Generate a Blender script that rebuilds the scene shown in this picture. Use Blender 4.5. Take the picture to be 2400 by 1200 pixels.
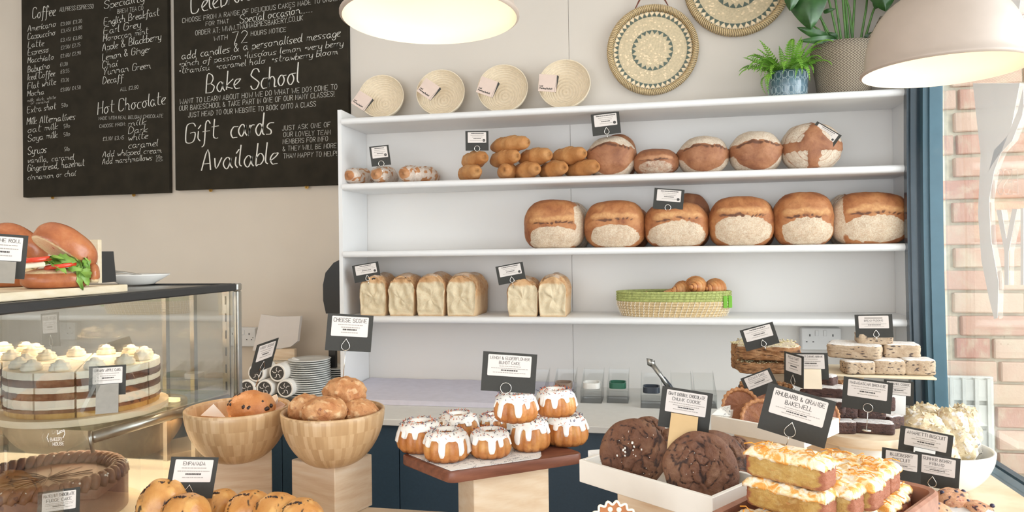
import bpy, math, random
import numpy as np
from mathutils import Vector, Matrix, noise as mnoise
for o in list(bpy.data.objects): bpy.data.objects.remove(o)
S = bpy.context.scene
PI = math.pi
# ------------------------------------------------------------------ camera
F_PX, YAW, PITCH, ROLL = 1669.69, -0.1982, 0.0068, -0.0137
CAM = np.array([1.2553, -2.9847, 1.5]); SHV = -26.64
FW = np.array([math.sin(YAW)*math.cos(PITCH), math.cos(YAW)*math.cos(PITCH), math.sin(PITCH)])
_r0 = np.array([math.cos(YAW), -math.sin(YAW), 0.0]); _u0 = np.cross(_r0, FW)
RT = _r0*math.cos(ROLL) + _u0*math.sin(ROLL); UP = -_r0*math.sin(ROLL) + _u0*math.cos(ROLL)
cd = bpy.data.cameras.new('camera'); cam = bpy.data.objects.new('camera', cd); S.collection.objects.link(cam)
cd.sensor_fit = 'HORIZONTAL'; cd.sensor_width = 36.0; cd.lens = F_PX*36/2400; cd.shift_y = SHV/2400; cd.clip_start = .02
m = Matrix.Identity(4)
for i in range(3):
    m[i][0] = RT[i]; m[i][1] = UP[i]; m[i][2] = -FW[i]; m[i][3] = CAM[i]
cam.matrix_world = m; S.camera = cam
# ------------------------------------------------------------------ world, exposure, lamps
S.view_settings.view_transform = 'Standard'; S.view_settings.look = 'None'
S.view_settings.gamma = 1; S.view_settings.use_curve_mapping = False
S.view_settings.exposure = 0.07
w = bpy.data.worlds.new('sky'); S.world = w; w.use_nodes = True
bg = w.node_tree.nodes['Background']; bg.inputs[0].default_value = (0.88, 0.94, 1.0, 1); bg.inputs[1].default_value = 2.3
def area(name, loc, target, sx, sy, power, col):
    l = bpy.data.lights.new(name, 'AREA'); l.shape = 'RECTANGLE'; l.size = sx; l.size_y = sy; l.energy = power; l.color = col
    o = bpy.data.objects.new(name, l); S.collection.objects.link(o); o.location = loc
    o.rotation_euler = (Vector(target)-Vector(loc)).to_track_quat('-Z', 'Y').to_euler(); return o
area('shopfront_daylight', (1.3, -5.6, 1.15), (0.9, 0, 0.9), 4.6, 1.9, 76, (0.92, 0.96, 1.0))
area('side_window_daylight', (3.7, -1.7, 1.9), (1.2, -1.2, 1.0), 2.2, 2.0, 76, (0.94, 0.97, 1.0))
area('ceiling_light_panel', (0.2, -1.9, 2.84), (0.2, -1.4, 0), 3.0, 1.2, 7, (1.0, 0.86, 0.70))  # warm area light under the ceiling, out of view, with no fixture modelled
# ------------------------------------------------------------------ pixel helpers (2400 x 1200 frame -> points in the room)
def ray(u, v): return FW + RT*(u-1200)/F_PX - UP*(v-600-SHV)/F_PX
def _at(ax, u, v, val):
    d = ray(u, v); return CAM + d*(val-CAM[ax])/d[ax]
def at_x(u, v, x): return _at(0, u, v, x)
def at_y(u, v, y): return _at(1, u, v, y)
def at_z(u, v, z): return _at(2, u, v, z)
def at_d(u, v, d): return CAM + ray(u, v)*d
def dep(p): return float((np.array(p, float)-CAM) @ FW)
def px(n, p): return n*(p if np.isscalar(p) else dep(p))/F_PX
# ------------------------------------------------------------------ mesh builder
COL = S.collection
BREADS = set()
class G:
    def __init__(s): s.V = []; s.F = []; s.I = []; s.n = 0; s.A = []
    def add(s, V, F, mi=0, A=None):
        V = np.asarray(V, float).reshape(-1, 3); s.V.append(V)
        s.F += [tuple(i+s.n for i in f) for f in F]; s.I += [mi]*len(F); s.n += len(V)
        s.A.append(np.zeros((len(V), 4)) if A is None else A); return s
    def box(s, a, b, mi=0, bev=0.0, M=None):
        a = np.minimum(a, b)*1.0; b2 = np.maximum(a, b)*1.0; c = (a+b2)/2; h = (b2-a)/2
        if bev <= 0:
            V = np.array([(x, y, z) for x in (-1, 1) for y in (-1, 1) for z in (-1, 1)])*h
            F = [(0,1,3,2), (4,6,7,5), (0,4,5,1), (2,3,7,6), (0,2,6,4), (1,5,7,3)]
        else:
            e = min(bev, h.min()*.95); V = []; F = []
            idx = {}
            for sx in (-1, 1):
                for sy in (-1, 1):
                    for sz in (-1, 1):
                        for k in range(3):
                            p = np.array([sx, sy, sz])*(h-e); p[k] = (sx, sy, sz)[k]*h[k]; idx[(sx, sy, sz, k)] = len(V); V.append(p)
            I = idx
            for k in range(3):
                i, j = [(1, 2), (2, 0), (0, 1)][k]
                for sg in (-1, 1):
                    q = []
                    for (a1, b1) in ((-1, -1), (1, -1), (1, 1), (-1, 1)):
                        t = [0, 0, 0]; t[k] = sg; t[i] = a1; t[j] = b1; q.append(I[(*t, k)])
                    F.append(tuple(q if sg > 0 else q[::-1]))
            for k in range(3):
                i, j = [(1, 2), (2, 0), (0, 1)][k]
                for a1 in (-1, 1):
                    for b1 in (-1, 1):
                        t0 = [0]*3; t0[k] = -1; t0[i] = a1; t0[j] = b1; t1 = list(t0); t1[k] = 1
                        q = (I[(*t0, i)], I[(*t1, i)], I[(*t1, j)], I[(*t0, j)])
                        F.append(q if a1*b1 < 0 else q[::-1])
            for sx in (-1, 1):
                for sy in (-1, 1):
                    for sz in (-1, 1):
                        q = (I[(sx, sy, sz, 0)], I[(sx, sy, sz, 1)], I[(sx, sy, sz, 2)]); F.append(q if sx*sy*sz > 0 else q[::-1])
            V = np.array(V)
        V = V + c
        if M is not None: V = xf(V, M)
        return s.add(V, F, mi)
    def lathe(s, prof, n=32, mi=0, ox=0, oy=0, oz=0, fn=None, M=None, cap=True):
        P = np.array(prof, float); k = len(P); th = np.arange(n)*2*PI/n
        V = np.zeros((n, k, 3)); V[..., 0] = np.cos(th)[:, None]*P[:, 0]; V[..., 1] = np.sin(th)[:, None]*P[:, 0]; V[..., 2] = P[:, 1]
        if fn is not None: V = fn(V, th, P)
        V = V.reshape(-1, 3)+np.array([ox, oy, oz])
        if M is not None: V = xf(V, M)
        F = [(i*k+j, ((i+1) % n)*k+j, ((i+1) % n)*k+j+1, i*k+j+1) for i in range(n) for j in range(k-1)]
        if cap:
            if P[0, 0] > 1e-6: F.append(tuple(i*k for i in range(n))[::-1])
            if P[-1, 0] > 1e-6: F.append(tuple(i*k+k-1 for i in range(n)))
        return s.add(V, F, mi)
    def tube(s, pts, r, n=8, mi=0, closed=False, M=None):
        P = np.array(pts, float); m_ = len(P); R_ = np.full(m_, r) if np.isscalar(r) else np.array(r)
        T = np.roll(P, -1, 0)-np.roll(P, 1, 0) if closed else np.gradient(P, axis=0)
        T /= np.linalg.norm(T, axis=1)[:, None]+1e-12
        up = np.array([0, 0, 1.0]) if abs(T[0, 2]) < .9 else np.array([1.0, 0, 0])
        N = np.cross(T[0], up); N /= np.linalg.norm(N); V = []
        for i in range(m_):
            N = N-T[i]*(N@T[i]); N /= np.linalg.norm(N)+1e-12; B = np.cross(T[i], N)
            for j in range(n):
                a = 2*PI*j/n; V.append(P[i]+R_[i]*(N*math.cos(a)+B*math.sin(a)))
        F = []
        for i in range(m_ if closed else m_-1):
            i2 = (i+1) % m_
            F += [(i*n+j, i*n+(j+1) % n, i2*n+(j+1) % n, i2*n+j) for j in range(n)]
        if not closed: F += [tuple(range(n))[::-1], tuple((m_-1)*n+j for j in range(n))]
        V = np.array(V)
        if M is not None: V = xf(V, M)
        return s.add(V, F, mi)
    def prism(s, poly, y0, y1, mi=0, M=None):   # polygon in xz, extruded along y
        n = len(poly); V = [(p[0], y0, p[1]) for p in poly]+[(p[0], y1, p[1]) for p in poly]
        F = [tuple(range(n)), tuple(range(2*n-1, n-1, -1))]+[(i, i+n, (i+1) % n+n, (i+1) % n) for i in range(n)]
        V = np.array(V, float)
        if M is not None: V = xf(V, M)
        return s.add(V, F, mi)
    def build(s, name, mats, parent=None, loc=None, rot=None, smooth=False, attr=False, mw=None, auto=None):
        me = bpy.data.meshes.new(name); V = np.concatenate(s.V) if s.V else np.zeros((0, 3))
        me.from_pydata(V.tolist(), [], s.F)
        if not isinstance(mats, (list, tuple)): mats = [mats]
        for q in mats: me.materials.append(q)
        if len(mats) > 1: me.polygons.foreach_set('material_index', s.I)
        if smooth: me.polygons.foreach_set('use_smooth', [True]*len(me.polygons))
        if auto: 
            me.polygons.foreach_set('use_smooth', [True]*len(me.polygons)); me.set_sharp_from_angle(angle=auto)
        if attr or any(q.name in BREADS for q in mats):
            a = me.color_attributes.new('mask', 'FLOAT_COLOR', 'POINT'); a.data.foreach_set('color', np.concatenate(s.A).ravel())
        me.validate(); me.update()
        o = bpy.data.objects.new(name, me); COL.objects.link(o)
        if parent: o.parent = parent
        if loc is not None: o.location = loc
        if rot is not None: o.rotation_euler = rot
        if mw is not None: o.matrix_world = mw
        return o
def xf(V, M): M = np.array(M); return V@M[:3, :3].T+M[:3, 3]
def TR(x=0, y=0, z=0, rx=0, ry=0, rz=0, s=1):
    return np.array(Matrix.Translation((x, y, z)) @ Matrix.Rotation(rz, 4, 'Z') @ Matrix.Rotation(ry, 4, 'Y') @ Matrix.Rotation(rx, 4, 'X') @ Matrix.Scale(s, 4))
def tag(o, label, cat, group=None, kind=None):
    if label: o['label'] = label
    if cat: o['category'] = cat
    if group: o['group'] = group
    if kind: o['kind'] = kind
    return o
def thing(name, label, cat, loc=(0, 0, 0), rz=0, group=None, rot=None):
    o = bpy.data.objects.new(name, None); o.empty_display_size = .02; COL.objects.link(o); o.location = [float(q) for q in loc]
    o.rotation_euler = rot if rot is not None else (0, 0, rz)
    return tag(o, label, cat, group)
def struct(o): o['kind'] = 'structure'; return o
def stuff(o): o['kind'] = 'stuff'; return o
def dup(root, loc, rz=None, label=None, rot=None, sc=None):
    def cp(o, par):
        c = o.copy(); COL.objects.link(c); c.parent = par
        for ch in list(o.children): cp(ch, c)
        return c
    r = cp(root, None); r.location = [float(q) for q in loc]
    if rot is not None: r.rotation_euler = rot
    elif rz is not None: r.rotation_euler = (0, 0, rz)
    if sc is not None: r.scale = sc
    if label: r['label'] = label
    return r
def nz(V, f, seed=0): return np.array([mnoise.noise(Vector((x*f+seed, y*f+seed*1.7, z*f-seed))) for x, y, z in V])
# ------------------------------------------------------------------ materials
def lin(c):
    if isinstance(c, str): c = [int(c[i:i+2], 16)/255 for i in (0, 2, 4)]
    return tuple(((q/12.92) if q <= .04045 else ((q+.055)/1.055)**2.4) for q in c)+(1.0,)
class N:
    def __init__(s, name):
        s.m = bpy.data.materials.new(name); s.m.use_nodes = True; s.t = s.m.node_tree; s.b = s.t.nodes['Principled BSDF']; s.tc = None
    def n(s, ty, **kw):
        o = s.t.nodes.new(ty)
        for k, v in kw.items(): setattr(o, k, v)
        return o
    def l(s, a, b): s.t.links.new(a, b); return s
    def co(s, scale=(1, 1, 1), src='Object', rand=False):
        tc = s.n('ShaderNodeTexCoord'); mp = s.n('ShaderNodeMapping'); mp.inputs['Scale'].default_value = scale; s.l(tc.outputs[src], mp.inputs[0])
        if rand:
            oi = s.n('ShaderNodeObjectInfo'); mu = s.n('ShaderNodeMath', operation='MULTIPLY'); mu.inputs[1].default_value = 37.0; s.l(oi.outputs['Random'], mu.inputs[0]); s.l(mu.outputs[0], mp.inputs['Location'])
        return mp.outputs[0]
    def noise(s, co, sc, det=3, rough=.55, dist=0):
        t = s.n('ShaderNodeTexNoise'); t.inputs['Scale'].default_value = sc; t.inputs['Detail'].default_value = det; t.inputs['Roughness'].default_value = rough; t.inputs['Distortion'].default_value = dist
        s.l(co, t.inputs['Vector']); return t.outputs['Fac']
    def voro(s, co, sc, feat='F1', out='Distance'):
        t = s.n('ShaderNodeTexVoronoi', feature=feat); t.inputs['Scale'].default_value = sc; s.l(co, t.inputs['Vector']); return t.outputs[out]
    def ramp(s, fac, stops):
        r = s.n('ShaderNodeValToRGB'); e = r.color_ramp.elements
        while len(e) < len(stops): e.new(.5)
        for q, (p, c) in zip(e, stops): q.position = p; q.color = lin(c) if not isinstance(c, float) else (c, c, c, 1)
        s.l(fac, r.inputs[0]); return r.outputs[0]
    def mix(s, fac, a, b, mode='MIX'):
        x = s.n('ShaderNodeMix', data_type='RGBA', blend_type=mode)
        for q, i in ((fac, 0), (a, 6), (b, 7)):
            if hasattr(q, 'is_linked') or isinstance(q, bpy.types.NodeSocket): s.l(q, x.inputs[i])
            elif i == 0: x.inputs[0].default_value = q
            else: x.inputs[i].default_value = lin(q)
        return x.outputs[2]
    def math(s, op, a, b=None, c=None):
        x = s.n('ShaderNodeMath', operation=op)
        for i, q in enumerate((a, b, c)):
            if q is None: continue
            if isinstance(q, bpy.types.NodeSocket): s.l(q, x.inputs[i])
            else: x.inputs[i].default_value = q
        return x.outputs[0]
    def sep(s, col):
        x = s.n('ShaderNodeSeparateColor'); s.l(col, x.inputs[0]); return x.outputs
    def bump(s, h, st=.3, dist=.002):
        x = s.n('ShaderNodeBump'); x.inputs['Strength'].default_value = st; x.inputs['Distance'].default_value = dist; s.l(h, x.inputs['Height']); s.l(x.outputs[0], s.b.inputs['Normal']); return s
    def base(s, c):
        if isinstance(c, bpy.types.NodeSocket): s.l(c, s.b.inputs['Base Color'])
        else: s.b.inputs['Base Color'].default_value = lin(c)
        return s
    def set(s, **kw):
        for k, v in kw.items(): s.b.inputs[k.replace('_', ' ')].default_value = v
        return s
def plain(name, c, rough=.5, metal=0, var=.06, sc=30, bump=0, spec=.5, coat=0, sss=0):
    x = N(name); co = x.co(); f = x.noise(co, sc, 2)
    if var > 0:
        l0 = lin(c); hi = tuple(min(1, q*(1+var)) for q in l0[:3])+(1,); lo = tuple(q*(1-var) for q in l0[:3])+(1,)
        r = x.n('ShaderNodeValToRGB'); r.color_ramp.elements[0].color = lo; r.color_ramp.elements[1].color = hi; r.color_ramp.elements[0].position = .3; r.color_ramp.elements[1].position = .7
        x.l(f, r.inputs[0]); x.base(r.outputs[0])
    else: x.base(c)
    x.set(Roughness=rough, Metallic=metal); x.b.inputs['Specular IOR Level'].default_value = spec
    if coat: x.b.inputs['Coat Weight'].default_value = coat
    if sss: x.b.inputs['Subsurface Weight'].default_value = sss; x.b.inputs['Subsurface Radius'].default_value = (.01, .006, .003); x.b.inputs['Subsurface Scale'].default_value = .3
    if bump: x.bump(f, bump, .001)
    return x.m
def wood(name, c0, c1, c2, scale=(3, 30, 30), rough=.5, ring=18, coat=0, var=.5):
    x = N(name); co = x.co(scale, rand=True); a = x.noise(co, 1.6, 4, .6, .6); b = x.noise(x.co((scale[0]*2, scale[1]*5, scale[2]*5)), 2, 3)
    wv = x.n('ShaderNodeTexWave', wave_type='BANDS', bands_direction='DIAGONAL'); wv.inputs['Scale'].default_value = ring*.05; wv.inputs['Distortion'].default_value = 5; wv.inputs['Detail'].default_value = 2; wv.inputs['Detail Scale'].default_value = .6
    x.l(co, wv.inputs[0])
    f = x.math('ADD', x.math('MULTIPLY', a, .62), x.math('MULTIPLY', wv.outputs['Fac'], .10)); f = x.math('ADD', f, x.math('MULTIPLY', b, .26))
    x.base(x.ramp(f, [(.28, c0), (.52, c1), (.8, c2)])); x.set(Roughness=rough); x.bump(b, .15, .0006)
    if coat: x.b.inputs['Coat Weight'].default_value = coat
    return x.m
M_ = {}
M_['white'] = plain('white_paint', 'e6e6e6', .42, var=.015, sc=6)
M_['wall_beige'] = plain('warm_plaster', 'd8ccbd', .8, var=.03, sc=3, bump=.05)
M_['wall_white'] = plain('white_backing_panel', 'e3e0dc', .55, var=.015, sc=2)
M_['wall_top'] = plain('warm_white_wall_paint', 'd6cec4', .7, var=.02, sc=2)  # upper panels toned darker to stand in for weaker light above the shelves
M_['ceil'] = plain('ceiling_paint', 'e9e5de', .9, var=.02)
M_['floor'] = wood('floor_boards', '6e5c4a', '8a745c', 'a08a70', (2, 12, 12))
M_['navy'] = plain('navy_laminate', '2b3f4e', .45, var=.08, sc=120)
M_['navyd'] = plain('dark_navy_gloss', '2a3b46', .2, var=.1, sc=10, coat=.4)  # darker copy of the frame blue, painting in its shaded face
M_['blue'] = plain('grey_blue_gloss_paint', '41616f', .3, var=.06, sc=14, coat=.2)
M_['counter'] = plain('pale_laminate', 'd9d7d2', .5, var=.02, sc=40)
M_['pine'] = wood('pale_pine', 'd8b997', 'e6d0b4', 'f0e2cf', (4, 4, 30), .55)
M_['pinev'] = wood('pale_pine_end', 'dcc09e', 'e9d5b9', 'f3e6d3', (7, 7, 22), .55)
M_['ply'] = wood('cream_plywood', 'decfae', 'e6d8bd', 'eee3cd', (3, 14, 40), .55)
M_['walnut'] = wood('walnut', '5a3427', '7a4a38', '93604a', (4, 30, 30), .4)
M_['rosew'] = wood('pinkish_brown_wood', '8f5f4c', 'a87661', 'ba8b75', (4, 22, 22), .35)
def bamboo():
    x = N('bamboo_staves'); tc = x.n('ShaderNodeTexCoord'); sp = x.n('ShaderNodeSeparateXYZ'); x.l(tc.outputs['Object'], sp.inputs[0]); an = x.math('MULTIPLY', x.math('ARCTAN2', sp.outputs[1], sp.outputs[0]), 12.0)
    row = x.math('FLOOR', x.math('MULTIPLY', sp.outputs[2], 34.0)); an = x.math('ADD', an, x.math('MULTIPLY', row, .37)); st = x.math('FLOOR', an); cb = x.n('ShaderNodeCombineXYZ'); x.l(st, cb.inputs[0]); x.l(row, cb.inputs[1])
    wn = x.n('ShaderNodeTexWhiteNoise', noise_dimensions='2D'); x.l(cb.outputs[0], wn.inputs['Vector']); g_ = x.noise(x.co((60, 60, 5)), 2, 3)
    f = x.math('ADD', x.math('MULTIPLY', wn.outputs['Value'], .6), x.math('MULTIPLY', g_, .4)); x.base(x.ramp(f, [(.1, 'ab8860'), (.5, 'bd9b72'), (.9, 'cdae88')])); x.set(Roughness=.38); x.b.inputs['Coat Weight'].default_value = .12; return x.m
M_['bamboo'] = bamboo()
M_['black'] = plain('black_card', '34332f', .7, var=.05, sc=200)
M_['chalkb'] = plain('chalkboard', '2f2a21', .85, var=.18, sc=14, spec=.2)
M_['chalk'] = plain('chalk_lettering', 'dcd8cf', .9, var=.08, sc=90)
M_['paper'] = plain('label_paper', 'd9d1cb', .7, var=.015)
M_['ink'] = plain('printed_ink', '45423f', .7, var=0)
M_['inkl'] = plain('faint_print', 'a39c95', .7, var=0)
M_['steel'] = plain('brushed_steel', 'b9b8b4', .3, 1, var=.06, sc=60)
M_['chrome'] = plain('bright_wire', 'd8d5cd', .2, 1, var=0)
M_['brass'] = plain('brass', 'b08a4a', .3, 1, var=.05)
M_['ceramic'] = plain('white_ceramic', 'eeeeec', .15, var=.01, coat=.4)
M_['plate'] = plain('stacked_white_ceramic', 'e4e6e4', .2, var=.02, coat=.3)
M_['lampout'] = plain('taupe_enamel', 'b5a69a', .38, var=.02)
M_['lampin'] = plain('white_enamel_inside', 'f6ead6', .6, var=0)
M_['traywhite'] = plain('cream_painted_wood', 'ebe6dd', .5, var=.02, sc=20)
M_['blackmet'] = plain('black_rubber', '2a2b2c', .4, var=.05)
M_['plastic_white'] = plain('white_plastic', 'dedede', .35, var=.01)
M_['leather'] = plain('tan_leather', '8a4a35', .5, var=.15, sc=40)
M_['cloth'] = plain('lavender_grey_cloth', 'd2cfdb', .85, var=.04, sc=30, bump=.3)
M_['cream'] = plain('whipped_cream_icing', 'f4ecd9', .55, var=.04, sc=60, bump=.3, sss=.15)
M_['icing'] = plain('white_glace_icing', 'f5f3ee', .2, var=.02, sc=40, coat=.3)
M_['choc'] = plain('chocolate_buttercream', '7d5442', .45, var=.18, sc=60, bump=.2)
M_['chocd'] = plain('dark_chocolate_ganache', '5a382c', .4, var=.15, sc=30)
M_['currant'] = plain('dark_currant', '33201a', .4, var=.2)
M_['green_l'] = plain('basket_green', 'a9b06c', .75, var=.25, sc=120, bump=.4)
M_['lime'] = plain('lime_felt', '79b83e', .7, var=.1)
M_['rope'] = plain('seagrass', 'ccb48a', .85, var=.25, sc=150, bump=.6)
M_['stitch'] = plain('white_stitching', 'ece7dc', .8, var=.05)
M_['rattan'] = plain('pale_rattan_coil', 'ebdcc3', .8, var=.06, sc=90, bump=.3)
M_['jute'] = None
def glass(name, tint, ior=1.45, rough=0.0, add=0.0):
    x = N(name); nt = x.t; x.t.nodes.remove(x.b)
    tr = x.n('ShaderNodeBsdfTransparent'); tr.inputs[0].default_value = tint; gl = x.n('ShaderNodeBsdfGlossy'); gl.inputs['Roughness'].default_value = rough
    fr = x.n('ShaderNodeFresnel'); fr.inputs[0].default_value = ior; mx = x.n('ShaderNodeMixShader')
    x.l(x.math('ADD', x.math('MULTIPLY', fr.outputs[0], .45), add), mx.inputs[0]); x.l(tr.outputs[0], mx.inputs[1]); x.l(gl.outputs[0], mx.inputs[2]); x.l(mx.outputs[0], nt.nodes['Material Output'].inputs[0]); return x.m
M_['glass'] = glass('clear_glass', (.97, .98, .97, 1))
M_['glassg'] = glass('green_edge_glass', (.80, .88, .83, 1), add=.03)
M_['acryl'] = glass('clear_acrylic', (.975, .985, .985, 1), add=.03, rough=.08)
def frost(name, c, a):
    x = N(name); x.base(c); x.set(Roughness=.8, Alpha=a); return x.m
M_['decal'] = frost('frosted_window_vinyl', 'f6f7f8', .75)
M_['decalb'] = frost('outline_window_vinyl', 'f0f0f0', .35)
def emis(name, c, s):
    x = N(name); x.base('ffffff'); x.b.inputs['Emission Color'].default_value = lin(c); x.b.inputs['Emission Strength'].default_value = s; return x.m
M_['bulb'] = emis('lit_bulb', 'ffe4bc', 3)
M_['led'] = emis('lit_led_strip', 'ffc48a', 9)
# bread: mask R flour, G dark crack, B golden burst, A pale crumb
def bread(name, c0, c1, c2, flour='e9dfcc', gold='dca763', dark='5d3420', crumb='ecdab5', sc=1.0, speck='9c7148', rough=.6, bumpst=.5, spec_flour=(.36, .62), edge=.5):
    BREADS.add(name); x = N(name); co = x.co(rand=True); at = x.n('ShaderNodeAttribute', attribute_name='mask'); R = x.sep(at.outputs['Color'])
    a = x.noise(co, 13*sc, 6, .65, .4); b = x.noise(co, 230*sc, 3, .75); c = x.noise(co, 48*sc, 5, .65, .3); e = x.noise(co, 90*sc, 3, .6)
    nse = x.math('ADD', x.math('MULTIPLY', c, .6), x.math('MULTIPLY', e, .4))
    def sharp(v, lo, hi, k=edge): return x.ramp(x.math('ADD', v, x.math('MULTIPLY', x.math('SUBTRACT', nse, .5), k*1.6)), [(lo, 0.0), (hi, 1.0)])
    col = x.ramp(a, [(.30, c0), (.48, c1), (.70, c2)]); col = x.mix(x.ramp(c, [(.50, 0.0), (.72, .55)]), col, c0)
    col = x.mix(x.math('MULTIPLY', sharp(R[2], .25, .85), .85), col, x.mix(x.ramp(e, [(.35, 0.0), (.65, 1.0)]), gold, c2))
    pale = x.mix(x.ramp(b, [(.45, 0.0), (.7, 1.0)]), crumb, x.mix(.35, crumb, c2)); pale = x.mix(x.ramp(e, [(.55, 0.0), (.75, .5)]), pale, x.mix(.6, crumb, c1)); col = x.mix(x.ramp(at.outputs['Alpha'], [(.2, 0.0), (.8, 1.0)]), col, pale)
    sp = x.ramp(b, [(spec_flour[0], 0.0), (spec_flour[1], 1.0)])
    fm = x.math('MULTIPLY', sharp(R[0], .38, .58), x.math('ADD', x.math('MULTIPLY', sp, .45), .53)); fcol = x.mix(x.ramp(nse, [(.42, 0.0), (.66, .8)]), flour, x.mix(.5, flour, speck))
    col = x.mix(fm, col, fcol); col = x.mix(x.math('MULTIPLY', sharp(R[1], .3, .62), .92), col, dark); col = x.mix(x.ramp(b, [(.66, 0.0), (.78, .35)]), col, dark)
    x.base(col); x.set(Roughness=rough); h = x.math('ADD', x.math('MULTIPLY', c, .8), x.math('MULTIPLY', b, .35)); h = x.math('ADD', h, x.math('MULTIPLY', e, .4)); x.bump(h, min(1, bumpst*1.4), .003); return x.m
M_['sour'] = bread('sourdough_crust', '82492a', 'a96c40', 'c28a58', gold='d8a870', flour='ddd0b8', dark='5c3622')
M_['sourd'] = bread('dark_sourdough_crust', '7c4b32', '9a6544', 'b37f5a', gold='c09068', flour='ddd3c0', dark='5f3b29')
M_['bag'] = bread('baguette_crust', 'b07440', 'c48a52', 'd3a068', gold='e8c592', flour='ecd8b2', dark='8f5c34', edge=.3)
M_['rustic'] = bread('floury_rustic_crust', '9d6038', 'bd8355', 'c99a72', flour='e2d6ca', dark='8a5a3e', spec_flour=(.25, .5), edge=.3)
M_['tin'] = bread('tin_loaf_crust', 'bd8a5a', 'cfa374', 'dcb98c', flour='e6dccf', gold='c08555', crumb='dfd0b0', dark='a87f52')
M_['scone'] = bread('cheese_scone_crust', 'a9673a', 'c58a58', 'd8a878', gold='e8c598', dark='8a5038', sc=1.9, bumpst=.8)
M_['fscone'] = bread('fruit_scone_glaze', 'ad6633', 'c47f48', 'd3965f', gold='e0aa70', sc=1.2, rough=.35)
M_['crois'] = bread('croissant_crust', 'a95f30', 'c8824a', 'dca46a', gold='e7bd88', dark='8d4a24', sc=1.6, rough=.4)
M_['bundt'] = bread('bundt_sponge', 'a4602f', 'bf7c42', 'd09656', gold='deac66', dark='7d4422', sc=1.5, rough=.35, bumpst=.3)
M_['cookie'] = bread('double_chocolate_cookie', '5e3a27', '734a33', '866046', dark='33201a', gold='8d6a58', flour='efe6d8', sc=2.2, bumpst=1.0)
M_['brioche'] = bread('glossy_brioche', '965434', 'b16a42', 'c38356', gold='d49c6c', crumb='f0deb4', rough=.25, bumpst=.15)
M_['emp'] = bread('glazed_empanada', 'b37338', 'c68a4a', 'd49e5c', gold='e0b26e', dark='3c2a1c', rough=.3, bumpst=.25)
M_['tart'] = bread('pecan_tart', '74401f', '8c5330', 'a0663c', gold='cf9560', dark='5c2f18', sc=2, rough=.3)
M_['almond'] = bread('amaretti_crust', 'd3bd95', 'e0cda8', 'ebddc2', gold='bf8a56', flour='fbf8f2', sc=2.2, bumpst=1.2)
M_['sponge'] = bread('almond_sponge', 'a8793a', 'c39a52', 'd1ae69', gold='c98a55', dark='a55f45', crumb='e4cf92', sc=2.5, bumpst=1.0)
M_['pudding'] = bread('speckled_bread_pudding', 'a88c70', 'bea68a', 'cdb89e', dark='3a2c2c', gold='8f6a4c', flour='f3f2f0', sc=2.5, bumpst=1.0, spec_flour=(.1, .3))
M_['brownie'] = bread('brownie', '3c2520', '4f322b', '63443c', dark='22130f', flour='efeceb', sc=2.2, bumpst=1.1, spec_flour=(.3, .5))
M_['granola'] = bread('granola_flapjack', '825330', 'a5754a', 'bd9265', dark='4d2c15', gold='e0b070', flour='efe7cf', sc=3, bumpst=1.6)
M_['berry'] = bread('berry_friand', 'c48a62', 'd9a27c', 'e6bb96', dark='3a2338', gold='b3604e', sc=2.5, bumpst=1.0)
def orange_icing():
    x = N('cream_cheese_icing_with_zest'); co = x.co(rand=True); a = x.noise(co, 60, 4, .6, .8); b = x.noise(co, 150, 2)
    x.base(x.ramp(a, [(.40, 'f8f0df'), (.50, 'f8deaf'), (.58, 'efae58'), (.7, 'e6943f')])); x.set(Roughness=.4); x.bump(x.math('ADD', a, x.math('MULTIPLY', b, .3)), .7, .004); return x.m
M_['zest'] = orange_icing()
def brickm():
    x = N('weathered_brick'); oi = x.n('ShaderNodeObjectInfo'); co = x.co(rand=True); a = x.noise(co, 14, 4, .65); b = x.noise(co, 120, 3)
    c = x.ramp(oi.outputs['Random'], [(0.0, 'bd9080'), (.3, 'c8a491'), (.5, 'd3baa5'), (.7, 'bd9080'), (.85, 'd8c3ab'), (1.0, 'b58374')])
    c = x.mix(x.ramp(a, [(.48, 0.0), (.68, .8)]), c, 'cfbfa8'); x.base(c); x.set(Roughness=.95); x.bump(b, .6, .003); return x.m
M_['brick'] = brickm()
M_['mortar'] = plain('lime_mortar', 'd0c7b2', .95, var=.12, sc=60, bump=.6)
def jute():
    x = N('zigzag_woven_jute'); tc = x.n('ShaderNodeTexCoord'); sp = x.n('ShaderNodeSeparateXYZ'); x.l(tc.outputs['Object'], sp.inputs[0])
    an = x.math('ARCTAN2', sp.outputs[1], sp.outputs[0]); zz = x.math('PINGPONG', x.math('MULTIPLY', sp.outputs[2], 220), 1.0)
    f = x.math('SINE', x.math('ADD', x.math('MULTIPLY', an, 58), x.math('MULTIPLY', zz, 5.5))); f = x.math('ADD', x.math('MULTIPLY', f, .5), .5)
    x.base(x.ramp(f, [(.25, '6a5d50'), (.55, '8c7f70'), (.85, 'b5a893')])); x.set(Roughness=.9); x.bump(f, .6, .003); return x.m
M_['jute'] = jute()
def leafm(name, a, b, rough=.35):
    x = N(name); co = x.co(rand=True); f = x.noise(co, 25, 3); x.base(x.ramp(f, [(.3, a), (.7, b)])); x.set(Roughness=rough); x.b.inputs['Subsurface Weight'].default_value = .0; return x.m
M_['fern'] = leafm('fern_green', '568c2c', '8fc24a', .5); M_['mons'] = leafm('dark_glossy_leaf', '23431f', '3a6330', .3); M_['stem'] = leafm('green_stem', '3f6a2c', '628c43', .4)
M_['rocket'] = leafm('salad_leaf', '5d8a2e', '9bbf5c', .4)
def potm():
    x = N('blue_glaze'); co = x.co(); f = x.noise(co, 12, 2); x.base(x.ramp(f, [(.35, '48606c'), (.7, '6f8a97')])); x.set(Roughness=.12); x.b.inputs['Coat Weight'].default_value = .5; return x.m
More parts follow.
